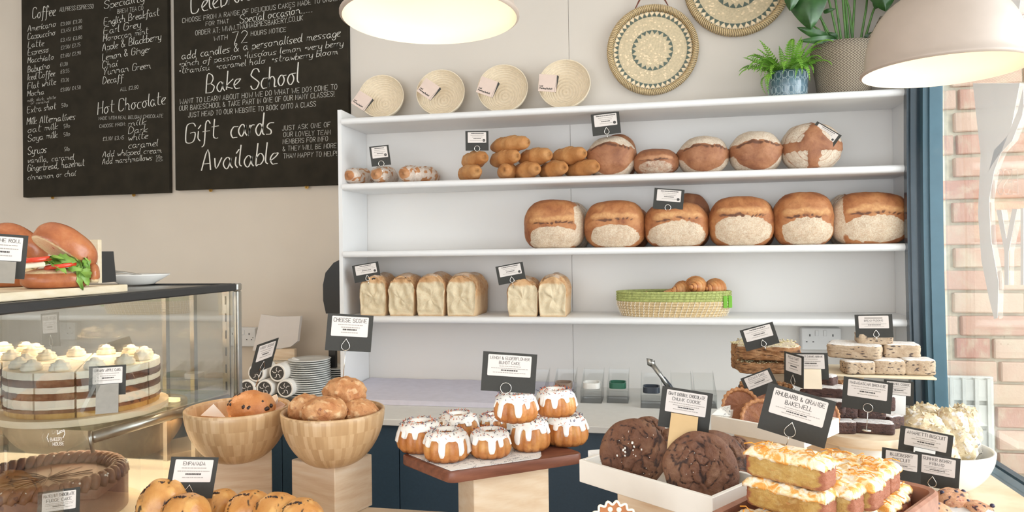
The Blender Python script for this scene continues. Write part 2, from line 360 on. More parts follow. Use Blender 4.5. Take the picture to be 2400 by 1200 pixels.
M_['potblue'] = potm(); M_['potline'] = plain('pale_glaze_ridge', 'b7c6cc', .2, var=.1, sc=80, coat=.4)
M_['tomato'] = plain('tomato', 'd8452c', .25, var=.15, sc=60, coat=.3); M_['cheese'] = plain('mozzarella', 'efe6d0', .4, var=.04); M_['onion'] = plain('ham_slice', 'b5524a', .35, var=.2, sc=60)
M_['soil'] = plain('potting_soil', '3a2c22', .95, var=.3, sc=90, bump=1)
M_['shellp'] = plain('pearl_shell', 'eed9b6', .22, var=.12, sc=160, coat=.3); M_['resin'] = plain('pale_resin', 'cdbc9b', .35, var=.12, sc=120); M_['grn'] = plain('dark_green_inlay', '55635a', .3, var=.2, sc=120)
M_['petal'] = plain('violet_petals', '4a4570', .7, var=.3, sc=300); M_['petalo'] = plain('orange_petals', 'c8683a', .7, var=.3, sc=300)
M_['salt'] = plain('salt_flakes', 'f2ece2', .4, var=0); M_['chunk'] = plain('milk_chocolate_chunk', '8f5f48', .4, var=.1)
def patpaper():
    x = N('patterned_greaseproof'); co = x.co(); f = x.noise(co, 55, 2, .5, 1.5); x.base(x.ramp(f, [(.57, 'ecebe7'), (.60, '3d4552'), (.63, 'ecebe7')])); x.set(Roughness=.6); return x.m
M_['greasep'] = patpaper(); M_['wpaper'] = plain('white_greaseproof', 'f0ece6', .6, var=.02)
M_['pinkcard'] = plain('pinkish_card', 'd9c3b6', .7, var=.03); M_['mesh'] = plain('cream_mesh', 'd8cfbf', .7, var=.25, sc=300, bump=.8)
M_['ringb'] = plain('brown_lid', '8a7565', .4, var=.05); M_['ringg'] = plain('green_lid', '2f6650', .4, var=.05); M_['ringk'] = plain('dark_blue_lid', '333a44', .4, var=.05); M_['ringw'] = plain('white_lid', 'e8e6e0', .4, var=.02)
M_['greycard'] = plain('slate_grey_card', '6e7478', .7, var=.03); M_['greyholder'] = plain('pale_wood_holder', 'ecdcc4', .6, var=.03)
M_['ginger'] = plain('gingerbread', 'b36f3c', .6, var=.12, sc=70, bump=.5); M_['louv'] = plain('pale_grey_shutter', 'd6d5ce', .6, var=.04)
# ------------------------------------------------------------------ stroke lettering
CAPS = dict(A='0c2i4c 1e3e', B='0c0i2i3h3g2f0f 2f4e4d3c0c', C='4h3i1i0h0d1c3c4d', D='0c0i2i4g4e2c0c', E='4i0i0c4c 0f3f', F='4i0i0c 0f3f', G='4h3i1i0h0d1c3c4d4f2f', H='0c0i 4c4i 0f4f', I='0c0i', J='3i3d2c1c0d', K='0c0i 4i0f4c', L='0i0c3c', M='0c0i2e4i4c', N='0c0i4c4i', O='2c1c0e0g1i3i4g4e3c2c', P='0c0i3i4h4g3f0f', Q='2c1c0e0g1i3i4g4e3c2c 3d5b', R='0c0i3i4h4g3f0f 2f4c', S='4h3i1i0h0g4e4d3c1c0d', T='2c2i 0i4i', U='0i0d1c3c4d4i', V='0i2c4i', W='0i1c3f5c6i', X='0c4i 0i4c', Y='0i2f4i 2f2c', Z='0i4i0c4c')
LOW = dict(a='3e2f1f0e0d1c2c3e3f3d4c', b='0i0c1c2c3d3e2f1f0e', c='3f2f1f0e0d1c2c3c', d='3e2f1f0e0d1c2c3e 3i3d4c', e='0d2e3f2f1f0e0d1c2c3c', f='3h2i1h1b0a 0f3f', g='3e2f1f0e0d1c2c3e3f3b2a1a0b', h='0i0c0e1f2f3e3c4c', i='0f0d1c 0g1h', j='1f1b0a 1g1h', k='0i0c 3f0d3c', l='0i0d1c', m='0f0c0e1f2e2c2e3f4e4d5c', n='0f0c0e1f2f3e3d4c', o='1c0d0e1f2f3e3d2c1c 2f4f', p='0f0a0e1f2f3e3d2c1c0d', q='3e2f1f0e0d1c2c3e3f3a', r='0f0c0e1f2f', s='3f1f0e2d2c0c', t='1i1d2c3c 0g3g', u='0f0d1c2c3d3f3d4c', v='0f1c3f', w='0f1c2e3c4f', x='0f3c 0c3f', y='0f0d1c2c3d 3f3b2a0a', z='0f3f0c3c')
NUM = {'0': '2c1c0e0g1i2i3g3e2c', '1': '0h1i1c', '2': '0h1i2i3h3g0c3c', '3': '0h1i2i3h3g2f1f 2f3e3d2c1c0d', '4': '2c2i0e3e', '5': '3i0i0f2f3e3d2c0c', '6': '3i1h0e0d1c2c3d3e2f0e', '7': '0i3i1c', '8': '1f0g0h1i2i3h3g2f1f0e0d1c2c3d3e2f', '9': '0c2e3g3h2i1i0h0g1f3g', '.': '0c1c', ',': '1c0b', '!': '0i0e 0c1c', '?': '0h1i2i3h3g2f2e 2c3c', '/': '0c2i', ':': '0c1c 0f1f', '&': '4c0h1i2h0e0d1c2c4e', '£': '4h3i2i1h1c 0c4c 0f3f', '-': '0f2f', "'": '0i0h', '•': '0e1e1f0f0e', 'é': '0d2d3e2f1f0e0d1c2c3d 2h3i'}
def glyph(ch, low):
    t = NUM.get(ch) or (LOW.get(ch) if ch.islower() else CAPS.get(ch.upper()))
    if not t: return [], 2.2
    out = []
    for s_ in t.split(' '): out.append([(int(s_[i]), ord(s_[i+1])-99) for i in range(0, len(s_), 2)])
    return out, max(p[0] for q in out for p in q)
def smooth(P, k=3):
    if len(P) < 3: return P
    P = [np.array(p, float) for p in P]; out = []
    for i in range(len(P)-1):
        a = P[max(i-1, 0)]; b = P[i]; c = P[i+1]; d = P[min(i+2, len(P)-1)]
        for j in range(k):
            t = j/k; out.append(.5*((2*b)+(c-a)*t+(2*a-5*b+4*c-d)*t*t+(3*b-a-3*c+d)*t**3))
    out.append(P[-1]); return out
def strokes(text, style):
    x = 0; res = []; script = style == 's'
    for ch in text:
        if ch == ' ': x += 3.2; continue
        gl, wd = glyph(ch, script)
        for P in gl:
            Q = [(x+a, b) for a, b in P]
            if script: Q = [(a+.24*b, b) for a, b in smooth(Q, 3)]
            elif style == 'h': Q = [(a+.10*b, b) for a, b in Q]
            res.append(Q)
        x += wd+(1.0 if script and ch.islower() else 1.6)
    return res, max(x-1.5, 1)
def lettering(g, text, p0, p1, H, wd, style='h', normal=(0, -1, 0), mi=0, fit=True, seed=0, up=None):
    p0 = np.array(p0, float); p1 = np.array(p1, float); nrm = np.array(normal, float); L = np.linalg.norm(p1-p0); ex = (p1-p0)/L; ez = np.cross(ex, -nrm) if up is None else np.array(up, float); ez /= np.linalg.norm(ez)
    if up is None and ez[2] < 0: ez = -ez
    st, W = strokes(text, style); sx = L/W if fit else H/6*.95; sy = H/6
    if not fit: p0 = p0+ex*(L-W*sx)/2
    rr = random.Random(len(text)+seed)
    for Q in st:
        jx, jy = (rr.uniform(-.15, .15), rr.uniform(-.2, .2)) if style != 'b' else (0, 0)
        P = [p0+ex*((a+jx)*sx)+ez*((b+jy)*sy) for a, b in Q]; n = len(P); V = []
        for i in range(n):
            t = P[min(i+1, n-1)]-P[max(i-1, 0)]; t /= np.linalg.norm(t)+1e-9; s_ = np.cross(t, nrm)
            k = wd*(.45+.65*abs(t@ez)) if style == 's' else wd*.8
            e = P[i]+(t*(wd*.3) if i == n-1 else (-t*(wd*.3) if i == 0 else 0)); V += [e+s_*k/2, e-s_*k/2]
        g.add(V, [(2*i, 2*i+1, 2*i+3, 2*i+2) for i in range(n-1)], mi)
# ------------------------------------------------------------------ setting
UW, UD, TH = 2.16, 0.2573, 0.0271
ZB = [2.0218, 1.7528, 1.4759, 1.209]; ZS = [z+TH for z in ZB]; ZC = .9208; TB = 0.90
def bx(name, a, b, mat, par=None, bev=0): g = G(); g.box(a, b, 0, bev); return g.build(name, mat, par)
struct(bx('floor', (-2.8, -6, -.05), (2.35, .1, 0), M_['floor']))
struct(bx('ceiling', (-2.8, -6, 2.9), (2.35, .1, 2.95), M_['ceil']))
struct(bx('wall_left', (-2.85, -6, 0), (-2.75, .1, 2.9), M_['wall_beige']))
struct(bx('wall_back', (-2.8, .0125, 0), (2.22, .1, 2.9), M_['wall_beige']))
wr = G(); wr.box((2.235, -6, 0), (2.33, -.30, .78)); wr.box((2.235, -6, 2.62), (2.33, -.30, 2.9)); wr.box((2.235, -6, .78), (2.33, -3.0, 2.62)); wr.box((2.165, -.235, 0), (2.226, .1, 2.9))
struct(wr.build('wall_right', M_['wall_white']))
struct(bx('trim_1', (2.12, -3.0, .74), (2.36, -.30, .78), M_['blue'], bev=.006)).__setitem__('label', 'blue window sill')
# window frame: a bowed moulded upright of several bands
w1 = thing('window_1', None, None, (2.2, -.3, .78)); struct(w1)
def band(name, u0, u1, y, th, mat, bow=1.0, zt=2.62):
    # one vertical moulding: its two edges are set by where they stand at y, slightly bowed along its height
    g = G(); V = []; n = 12
    for i in range(n+1):
        z = .78+(zt-.78)*i/n; t = (z-1.5); b = .006*bow*(t*t)*3.2
        for uu in (u0, u1):
            x = at_y(uu, 560, y)[0]+b
            V += [(x-2.2, y+.3, z-.78), (x-2.2, y+th+.3, z-.78)]
    F = []
    for i in range(n):
        a = 4*i; b = a+4
        F += [(a, a+2, b+2, b), (a+1, b+1, b+3, a+3), (a, b, b+1, a+1), (a+2, a+3, b+3, b+2)]
    F += [(0, 1, 3, 2), (4*n, 4*n+2, 4*n+3, 4*n+1)]
    g.add(V, F); return g.build(name, mat, w1)
band('frame_upright', 2127, 2137, -.285, .03, M_['navyd'])['label'] = 'outer bead of the blue window frame, shade painted in'
band('frame_upright', 2136, 2148, -.295, .04, M_['navyd']); band('frame_upright', 2147, 2166, -.285, .03, M_['navyd'])
band('frame_upright', 2165, 2180, -.315, .06, M_['blue']); band('frame_upright', 2181, 2212, -.325, .07, M_['blue'])
bx('frame_rail', (-.03, -2.7, 1.80), (.05, -.02, 1.86), M_['blue'], w1); bx('frame_rail', (-.03, -2.7, -.005), (.05, -.02, .045), M_['blue'], w1)
GX = 2.215
bx('pane', (GX-2.2, -2.7, .045), (GX-2.2+.006, -.03, 1.80), M_['glass'], w1)
# frosted lettering and the long tail shape on the pane
def decal(name, polys, mat, th=.0006):
    g = G()
    for P in polys:
        Q = [at_x(u, v, GX-.0012) for u, v in P]; n = len(Q); V = [q-np.array([2.2, -.3, .78]) for q in Q]; V += [q+np.array([th, 0, 0]) for q in V]
        g.add(V, [tuple(range(n)), tuple(range(2*n-1, n-1, -1))]+[(i, i+n, (i+1) % n+n, (i+1) % n) for i in range(n)])
    return g.build(name, mat, w1)
decal('frosted_tail', [[(2280, 195), (2390, 195), (2372, 290), (2330, 400), (2318, 470), (2322, 560), (2340, 660), (2338, 745), (2330, 748), (2318, 700), (2300, 610), (2292, 500), (2298, 360), (2290, 290)],
    [(2398, 205), (2385, 260), (2360, 320), (2330, 352), (2318, 400), (2326, 385), (2342, 362), (2372, 330), (2396, 270), (2399, 240)], [(2345, 0), (2392, 0), (2378, 90), (2362, 60)], [(2399, 60), (2380, 120), (2376, 160), (2399, 150)]], M_['decal'])
decal('frosted_letter', [[(2335, 492), (2347, 492), (2359, 560), (2372, 490), (2384, 490), (2364, 590), (2364, 668), (2354, 668), (2354, 590)]], M_['decal'])['label'] = 'frosted letter Y'
decal('frosted_letter', [[(2392, 488), (2399, 488), (2399, 668), (2392, 668)]], M_['decal'])
g = G()
for (a, b, u0, u1) in (('S', 0, 2352, 2338), ('E', 0, 2372, 2360), ('I', 0, 2386, 2384)):
    p0 = at_x(u0, 455, GX-.0015); p1 = at_x(u1, 455, GX-.0015); H = at_x(u0, 398, GX)[2]-p0[2]
    lettering(g, a, p0-[2.2, -.3, .78], p1-[2.2, -.3, .78], H, .005, 'b', (-1, 0, 0), up=(0, 0, 1))
g.build('outline_lettering', M_['decalb'], w1)
struct(bx('floor_outside', (2.36, -6, -.06), (6, .1, -.01), M_['mortar']))
# brick wall outside, one object per brick
bw = struct(bx('wall_outside', (2.2, -.075, 0), (4.2, .1, 3.2), M_['mortar']))
g = G(); g.box((-.108, -.012, -.0335), (.108, .03, .0335), 0, .004); b0 = g.build('brick', M_['brick'], bw, loc=(2.2, -.08, .1))
CH = px(53.3, at_y(2300, 400, -.09)); rr = random.Random(5); first = True; k = CH/.078
zref = at_y(2300, 337, -.09)[2]
for r in range(-16, 20):
    z = zref+r*CH
    if not (.4 < z < 2.75): continue
    off = (.115 if r % 2 else 0)+rr.uniform(-.01, .01); x = 2.232+off*.9
    while x < 3.5:
        head = rr.random() < .25; L = .105 if head else .216
        o = b0 if first else b0.copy()
        if not first: COL.objects.link(o); o.parent = bw
        first = False; o.location = (x+L*k/2, -.083+rr.uniform(-.004, .003), z); o.scale = (k*L/.216, 1, k*rr.uniform(.96, 1.02)); o.rotation_euler = (0, rr.uniform(-.01, .01), 0); x += (L+.012)*k
lv = thing('window_shutter', 'pale grey slatted panel imitating a reflection in the window glass below the bricks', 'shutter', (2.27, -.14, 0))  # pale slats imitate a reflection on the pane; added, not a real panel outside
xa, xb = at_y(2216, 900, -.14)[0]-2.27, at_y(2328, 900, -.14)[0]-2.27; zt = at_y(2260, 882, -.14)[2]
bx('frame', (xa, 0, .02), (xb, .02, zt), M_['louv'], lv)
for i in range(4):
    xx = xa+(xb-xa)*(.05+.26*i); bx('stile', (xx, -.02, .03), (xx+.012, .0, zt-.004), M_['louv'], lv)
for i in range(9): bx('slat', (xa+.01, -.014, zt-.084-i*.09), (xb-.005, -.0005, zt-.01-i*.09), M_['louv'], lv)
# ------------------------------------------------------------------ white wall backing above and behind the shelves
XW = at_y(821, 150, 0)[0]; xs = [XW, at_y(1336, 300, 0)[0], .5*(at_y(1336, 300, 0)[0]+2.165), 2.165]
bk = struct(bx('trim_2', (XW, .009, .9), (2.165, .0125, 2.9), M_['wall_white'])); bk['label'] = 'white backing on the wall behind the shelves'
for a, b in ((xs[0], xs[1]), (xs[1], xs[3])): bx('panel', (a+.0008, .0, .9), (b-.0008, .0089, ZS[0]-.005), M_['wall_white'], bk); bx('panel', (a+.0008, .0, ZS[0]-.005), (b-.0008, .0089, 2.9), M_['wall_top'], bk)
# ------------------------------------------------------------------ shelf unit
su = thing('shelf_unit', 'white painted wall shelf unit with four long rounded shelves', 'shelves', (0, 0, ZC))
pl = G(); zt_ = 2.0836-ZC; pl.prism([(0, 0), (0, 0)], 0, 0) if 0 else None
def side(x0, x1):
    g = G(); P = [(-UD, 0), (-UD, zt_), (-.002, zt_-.006), (-.002, 0)]; V = [(x, y, z) for x in (x0, x1) for (y, z) in P]
    g.add(V, [(0, 1, 2, 3), (7, 6, 5, 4)]+[(i, i+4, (i+1) % 4+4, (i+1) % 4) for i in range(4)]); return g
side(-.0165, 0).build('side_panel', M_['white'], su); side(UW, UW+.004).build('side_panel', M_['white'], su)
for i, z in enumerate(ZB):
    g = G(); r = TH/2; n = 7; P = [(-.002, z-ZC), (-.002, z-ZC+TH)]+[(-UD+r-.006+0*j+r*math.cos(PI/2+PI*j/n)*1.0, z-ZC+r+r*math.sin(PI/2+PI*j/n)) for j in range(n+1)]
    V = [(x, y, zz) for x in (.001, UW-.001) for (y, zz) in P]; k = len(P)
    g.add(V, [tuple(range(k)), tuple(range(2*k-1, k-1, -1))]+[(q, (q+1) % k, (q+1) % k+k, q+k) for q in range(k)]); g.build('shelf', M_['white'], su, auto=.7)
# ------------------------------------------------------------------ chalkboards
CBY = -.006
def chalkboard(label, u0, u1, vb, lines, clips):
    a = at_y(u0, vb[0], CBY-.012); b = at_y(u1, vb[1], CBY-.012); zb = (a[2]+b[2])/2; x1 = min(b[0], 10)
    t = thing('chalkboard', label, 'chalkboard', (a[0], CBY, zb), 0, 'menu chalkboards on the wall'); o3 = np.array([a[0], CBY, zb])
    bx('board', (0, -.012, 0), (x1-a[0], .012, 1.05), M_['chalkb'], t, .0015)
    for k, (tx, X0, Y0, X1, Y1, h, st) in enumerate(lines):
        p0 = at_y(X0/2.5, Y0/2.5, CBY-.0128); p1 = at_y(X1/2.5, Y1/2.5, CBY-.0128); p0[1] = p1[1] = CBY-.0128
        H = px(h/2.5, p0); g = G(); big = h > 60
        lettering(g, tx, p0-o3, p1-o3, H, H*(.075 if st == 's' else .085) if not big else H*.062, st, seed=k); g.build('lettering', M_['chalk'], t)
    for u, v in clips:
        p = at_y(u, v, CBY)-o3; g = G(); g.lathe([(0, -.0015), (.009, -.0015), (.009, .0015), (0, .0015)], 14, M=TR(p[0], -.004, -.004, PI/2)); g.box((p[0]-.006, -.0055, -.004), (p[0]+.006, -.0025, .014)); g.lathe([(.0, 0), (.003, .001), (0, .003)], 8, M=TR(p[0], -.0055, -.006, PI/2)); g.build('brass_clip', M_['brass'], t)
s_, h_ = 's', 'h'
L1 = [('Coffee', 190, 110, 322, 90, 62, s_), ('ALLPRESS ESPRESSO', 350, 68, 548, 48, 25, h_), ('Speciality', 610, 52, 840, 8, 46, s_), ('BREW TEA CO', 688, 80, 838, 57, 24, h_),
 ('Americano', 163, 185, 325, 155, 36, s_), ('£3.00/ £3.30', 355, 152, 480, 132, 20, h_), ('Cappuccino', 163, 232, 322, 205, 36, s_), ('£3.45/ £3.80', 357, 192, 480, 170, 20, h_), ('Latte', 165, 280, 255, 268, 36, s_), ('£3.45/ £3.80', 355, 245, 480, 228, 20, h_), ('Espresso', 165, 325, 282, 305, 36, s_), ('£2.50/ £2.75', 357, 290, 470, 270, 20, h_),
 ('Macchiato', 163, 370, 312, 348, 34, s_), ('£2.60/ £2.90', 355, 340, 473, 318, 20, h_), ('Babycino', 163, 425, 290, 400, 36, s_), ('£1.30', 352, 388, 395, 384, 20, h_), ('Iced Coffee', 163, 470, 320, 445, 36, s_), ('£3.55', 355, 430, 405, 424, 20, h_), ('Flat white', 163, 522, 325, 495, 36, s_), ('£3.20', 357, 482, 403, 476, 20, h_),
 ('Mocha', 160, 565, 255, 552, 32, s_), ('£3.80/ £4.50', 355, 537, 472, 520, 20, h_), ('milk, dark, white', 160, 597, 325, 578, 18, s_), ('or caramel', 180, 612, 285, 602, 16, s_), ('Extra shot', 160, 662, 325, 638, 36, s_), ('50p', 362, 628, 397, 624, 22, h_),
 ('Milk Alternatives', 158, 730, 437, 700, 40, s_), ('oat milk', 163, 780, 335, 755, 38, s_), ('50p', 375, 750, 410, 745, 22, h_), ('Soya milk', 163, 830, 333, 805, 38, s_), ('50p', 375, 800, 410, 793, 22, h_), ('Syrups', 163, 905, 270, 893, 44, s_), ('50p', 378, 885, 408, 882, 22, h_),
 ('vanilla, caramel', 163, 955, 430, 935, 34, s_), ('Gingerbread, hazelnut', 163, 1005, 492, 970, 38, s_), ('cinnamon or chai', 163, 1055, 440, 1030, 34, s_),
 ('English Breakfast', 610, 150, 930, 88, 42, s_), ('Earl Grey', 608, 203, 820, 160, 42, s_), ('Moroccan mint', 605, 243, 865, 198, 36, s_), ('Apple & Blackberry', 600, 298, 940, 232, 42, s_), ('Lemon & Ginger', 600, 355, 875, 305, 40, s_), ('Chai', 600, 400, 685, 387, 38, s_), ('Yunnan Green', 603, 440, 880, 400, 40, s_), ('Decaff', 603, 492, 718, 475, 40, s_), ('ALL £2.80', 705, 535, 810, 520, 22, h_),
 ('Hot Chocolate', 572, 670, 965, 610, 70, s_), ('MADE WITH REAL BELGIAN CHOCOLATE', 578, 703, 955, 688, 19, h_), ('CHOOSE FROM:', 583, 750, 735, 735, 19, h_), ('milk', 750, 740, 850, 728, 38, s_), ('Dark', 752, 785, 858, 772, 38, s_), ('white', 752, 825, 862, 812, 38, s_), ('caramel', 752, 870, 920, 855, 40, s_), ('£3.10/ £3.45', 603, 825, 725, 815, 21, h_), ('Add whipped cream', 600, 920, 942, 895, 34, s_), ('Add marshmallows', 598, 962, 888, 938, 34, s_), ('50p', 915, 930, 950, 926, 20, h_), ('EACH', 915, 948, 953, 944, 12, h_)]
chalkboard('left black menu board headed Coffee, listing drinks and prices', 54, 396, (465, 449), L1, ((125, 467), (315, 459)))
L2 = [('Celebration', 1120, 82, 1600, -40, 110, s_), ('CHOOSE FROM A RANGE OF DELICIOUS CAKES MADE TO ORDER', 1068, 135, 1990, 0, 26, h_), ('FOR THAT', 1205, 152, 1340, 135, 24, h_), ('Special occasion.....', 1405, 138, 1830, 68, 48, s_), ('ORDER AT: WWW.TWOMAGPIESBAKERY.CO.UK', 1145, 208, 1775, 118, 28, h_), ('WITH', 1253, 240, 1333, 230, 26, h_), ('72', 1362, 262, 1450, 248, 70, h_), ('HOURS NOTICE', 1470, 210, 1675, 185, 26, h_),
 ('add candles & a personalised message', 1065, 348, 1990, 212, 46, s_), ('•pinch of passion •luscious lemon •very berry', 1050, 392, 2005, 268, 36, s_), ('•tiramisu  •caramel halo  •strawberry bloom', 1050, 432, 1975, 318, 36, s_), ('Bake', 1205, 543, 1400, 515, 105, s_), ('School', 1470, 525, 1745, 487, 115, s_),
 ('WANT TO LEARN ABOUT HOW WE DO WHAT WE DO? COME TO', 1053, 610, 1975, 522, 28, h_), ('OUR BAKESCHOOL & TAKE PART IN ONE OF OUR MANY CLASSES!', 1050, 650, 1960, 563, 28, h_), ('JUST HEAD TO OUR WEBSITE TO BOOK ONTO A CLASS', 1103, 688, 1850, 622, 28, h_), ('Gift', 1085, 842, 1270, 812, 110, s_), ('cards', 1350, 805, 1590, 782, 125, s_), ('Available', 1180, 1000, 1615, 955, 120, s_),
 ('JUST ASK ONE OF', 1653, 765, 1935, 742, 27, h_), ('OUR LOVELY TEAM', 1660, 803, 1935, 787, 27, h_), ('MEMBERS FOR INFO', 1657, 843, 1920, 826, 27, h_), ('& THEY WILL BE MORE', 1657, 885, 1970, 866, 27, h_), ('THAN HAPPY TO HELP!', 1660, 927, 1975, 912, 27, h_)]
chalkboard('right black menu board with Bake School and Gift cards Available lettering', 411, 819, (447, 431), L2, ((495, 450), (720, 442)))
# ------------------------------------------------------------------ back counter
CY = -.6497
wt = G(); wt.box((-2.74, CY-.01, ZC-.022), (2.16, -.001, ZC), 0, .002); tag(wt.build('worktop', M_['counter']), 'long pale laminate worktop under the white shelves', 'worktop')
xx = [-2.7, -1.75, -.85]+[at_y(u, 1150, CY)[0] for u in (658, 934)]+[1.15, 1.65, 2.12]
for i in range(len(xx)-1):
    t = thing('base_cabinet', ['far left', 'second', 'third', 'fourth', 'fifth', 'sixth', 'last'][i]+' dark navy base cabinet under the pale worktop, counted from the left', 'cabinet', (xx[i], CY+.03, 0), 0, 'navy base cabinets under the worktop')
    L = xx[i+1]-xx[i]; bx('body', (.001, .0, .09), (L-.001, .55, ZC-.023), M_['navy'], t); bx('door', (.0015, -.019, .1), (L-.0015, -.0005, ZC-.026), M_['navy'], t, .001); bx('plinth', (.01, .04, 0), (L-.01, .5, .0895), M_['blackmet'], t)
# folded cloth-covered board on the worktop
a = at_z(866, 942, ZC); g = G(); zt = .0185
nx, ny = 30, 8; x0, x1 = .012, at_z(1163, 955, ZC)[0]+.25; y0 = at_z(1000, 952, ZC)[1]; V = []; 
for L in (0, 1):
    for j in range(ny+1):
        for i in range(nx+1): V.append((x0+(x1-x0)*i/nx, y0+(-.006-y0)*j/ny, ZC+.0006+(zt+.0012*math.sin(i*1.3+j)*(0<j) if L else 0)))
n1 = (nx+1)*(ny+1); F = [(n1+j*(nx+1)+i, n1+j*(nx+1)+i+1, n1+(j+1)*(nx+1)+i+1, n1+(j+1)*(nx+1)+i) for j in range(ny) for i in range(nx)]
F += [(i, i+1, n1+i+1, n1+i) for i in range(nx)]+[(j*(nx+1)+nx, (j+1)*(nx+1)+nx, n1+(j+1)*(nx+1)+nx, n1+j*(nx+1)+nx) for j in range(ny)]+[((j+1)*(nx+1), j*(nx+1), n1+j*(nx+1), n1+(j+1)*(nx+1)) for j in range(ny)]+[(ny*(nx+1)+i+1, ny*(nx+1)+i, n1+ny*(nx+1)+i, n1+ny*(nx+1)+i+1) for i in range(nx)]
g.add(V, F); tag(g.build('folded_cloth', M_['cloth'], auto=.6), 'folded lavender-grey cloth lying on the pale worktop below the shelves', 'cloth')
# ------------------------------------------------------------------ sockets
def socket(label, x, z, yb, w=.146):
    t = thing('wall_socket', label, 'socket', (x, yb, z)); g = G(); g.box((-w/2, -.03, -.043), (w/2, -.0005, .043), 0, .003); g.box((-w/2, -.038, -.043), (w/2, -.0302, .043), 0, .003); g.build('faceplate', M_['plastic_white'], t)
    for sx in (-1, 1):
        bx('switch', (sx*.015-.008, -.042, .012), (sx*.015+.004, -.0385, .034), M_['plastic_white'], t, .001); g = G(); cx = sx*.042
        g.box((cx-.0022, -.0387, .010), (cx+.0022, -.0382, .019)); g.box((cx-.015, -.0387, -.013), (cx-.009, -.0382, -.009)); g.box((cx+.009, -.0387, -.013), (cx+.015, -.0382, -.009)); g.build('pin_holes', M_['blackmet'], t)
        g = G(); g.lathe([(0, 0), (.0032, 0), (.0032, .0012), (0, .0012)], 10, M=TR(sx*.061, -.0382, -.002, PI/2)); g.build('screw', M_['steel'], t)
p = at_y(1920, 792, 0); socket('white double wall socket under the lowest shelf at the right', p[0], p[2], 0)
p = at_y(596, 788, .0125); socket('white wall socket half hidden beside the display case post', p[0]-.045, p[2], .0125)
# ------------------------------------------------------------------ pendant lamps
def pendant(label, u, v, d, R_, strength):
    c = at_d(u, v, d); t = thing('pendant_lamp', label, 'lamp', c, 0, 'taupe dome pendant lamps')
    k = 18; out = [(R_*1.0, -.004), (R_*1.03, -.001), (R_*1.03, .004), (R_*.985, .010)]+[(R_*.975*math.cos(a)**.75 if a < 1.45 else .03, .012+R_*1.02*math.sin(a)) for a in [1.38*i/k for i in range(1, k+1)]]
    g = G(); g.lathe(out, 64, cap=False); g.build('shade', M_['lampout'], t, smooth=True)
    g = G(); inn = [(R_*1.0, -.004), (R_*.965, .006)]+[(r-.006, z-.003) for r, z in out[4:]]; g.lathe(inn, 64, cap=False); g.build('inner_shade', M_['lampin'], t, smooth=True)['label'] = 'white inside of the shade'
    zt = out[-1][1]; g = G(); g.lathe([(.034, zt-.004), (.034, zt+.05), (.02, zt+.07), (.006, zt+.075)], 24); g.build('lamp_holder', M_['lampout'], t, smooth=True)
    g = G(); g.tube([(0, 0, zt+.07), (0, 0, 2.9-c[2])], .004); g.build('cord', M_['blackmet'], t)
    g = G(); g.lathe([(0, zt-.13), (.018, zt-.125), (.029, zt-.105), (.03, zt-.09), (.022, zt-.06), (.014, zt-.045), (.014, zt-.01)], 20); g.build('bulb', M_['bulb'], t, smooth=True)
    l = bpy.data.lights.new('bulb_light', 'POINT'); l.energy = strength; l.color = (1, .87, .70); l.shadow_soft_size = .035; o = bpy.data.objects.new('bulb_light', l); COL.objects.link(o); o.parent = t; o.location = (0, 0, zt-.17)
pendant('left taupe dome pendant lamp hanging before the top shelf', 1009, 41, 1.44, .1746, .55)
pendant('right taupe dome pendant lamp hanging beside the window', 2211, 164, 1.67, .172, .5)
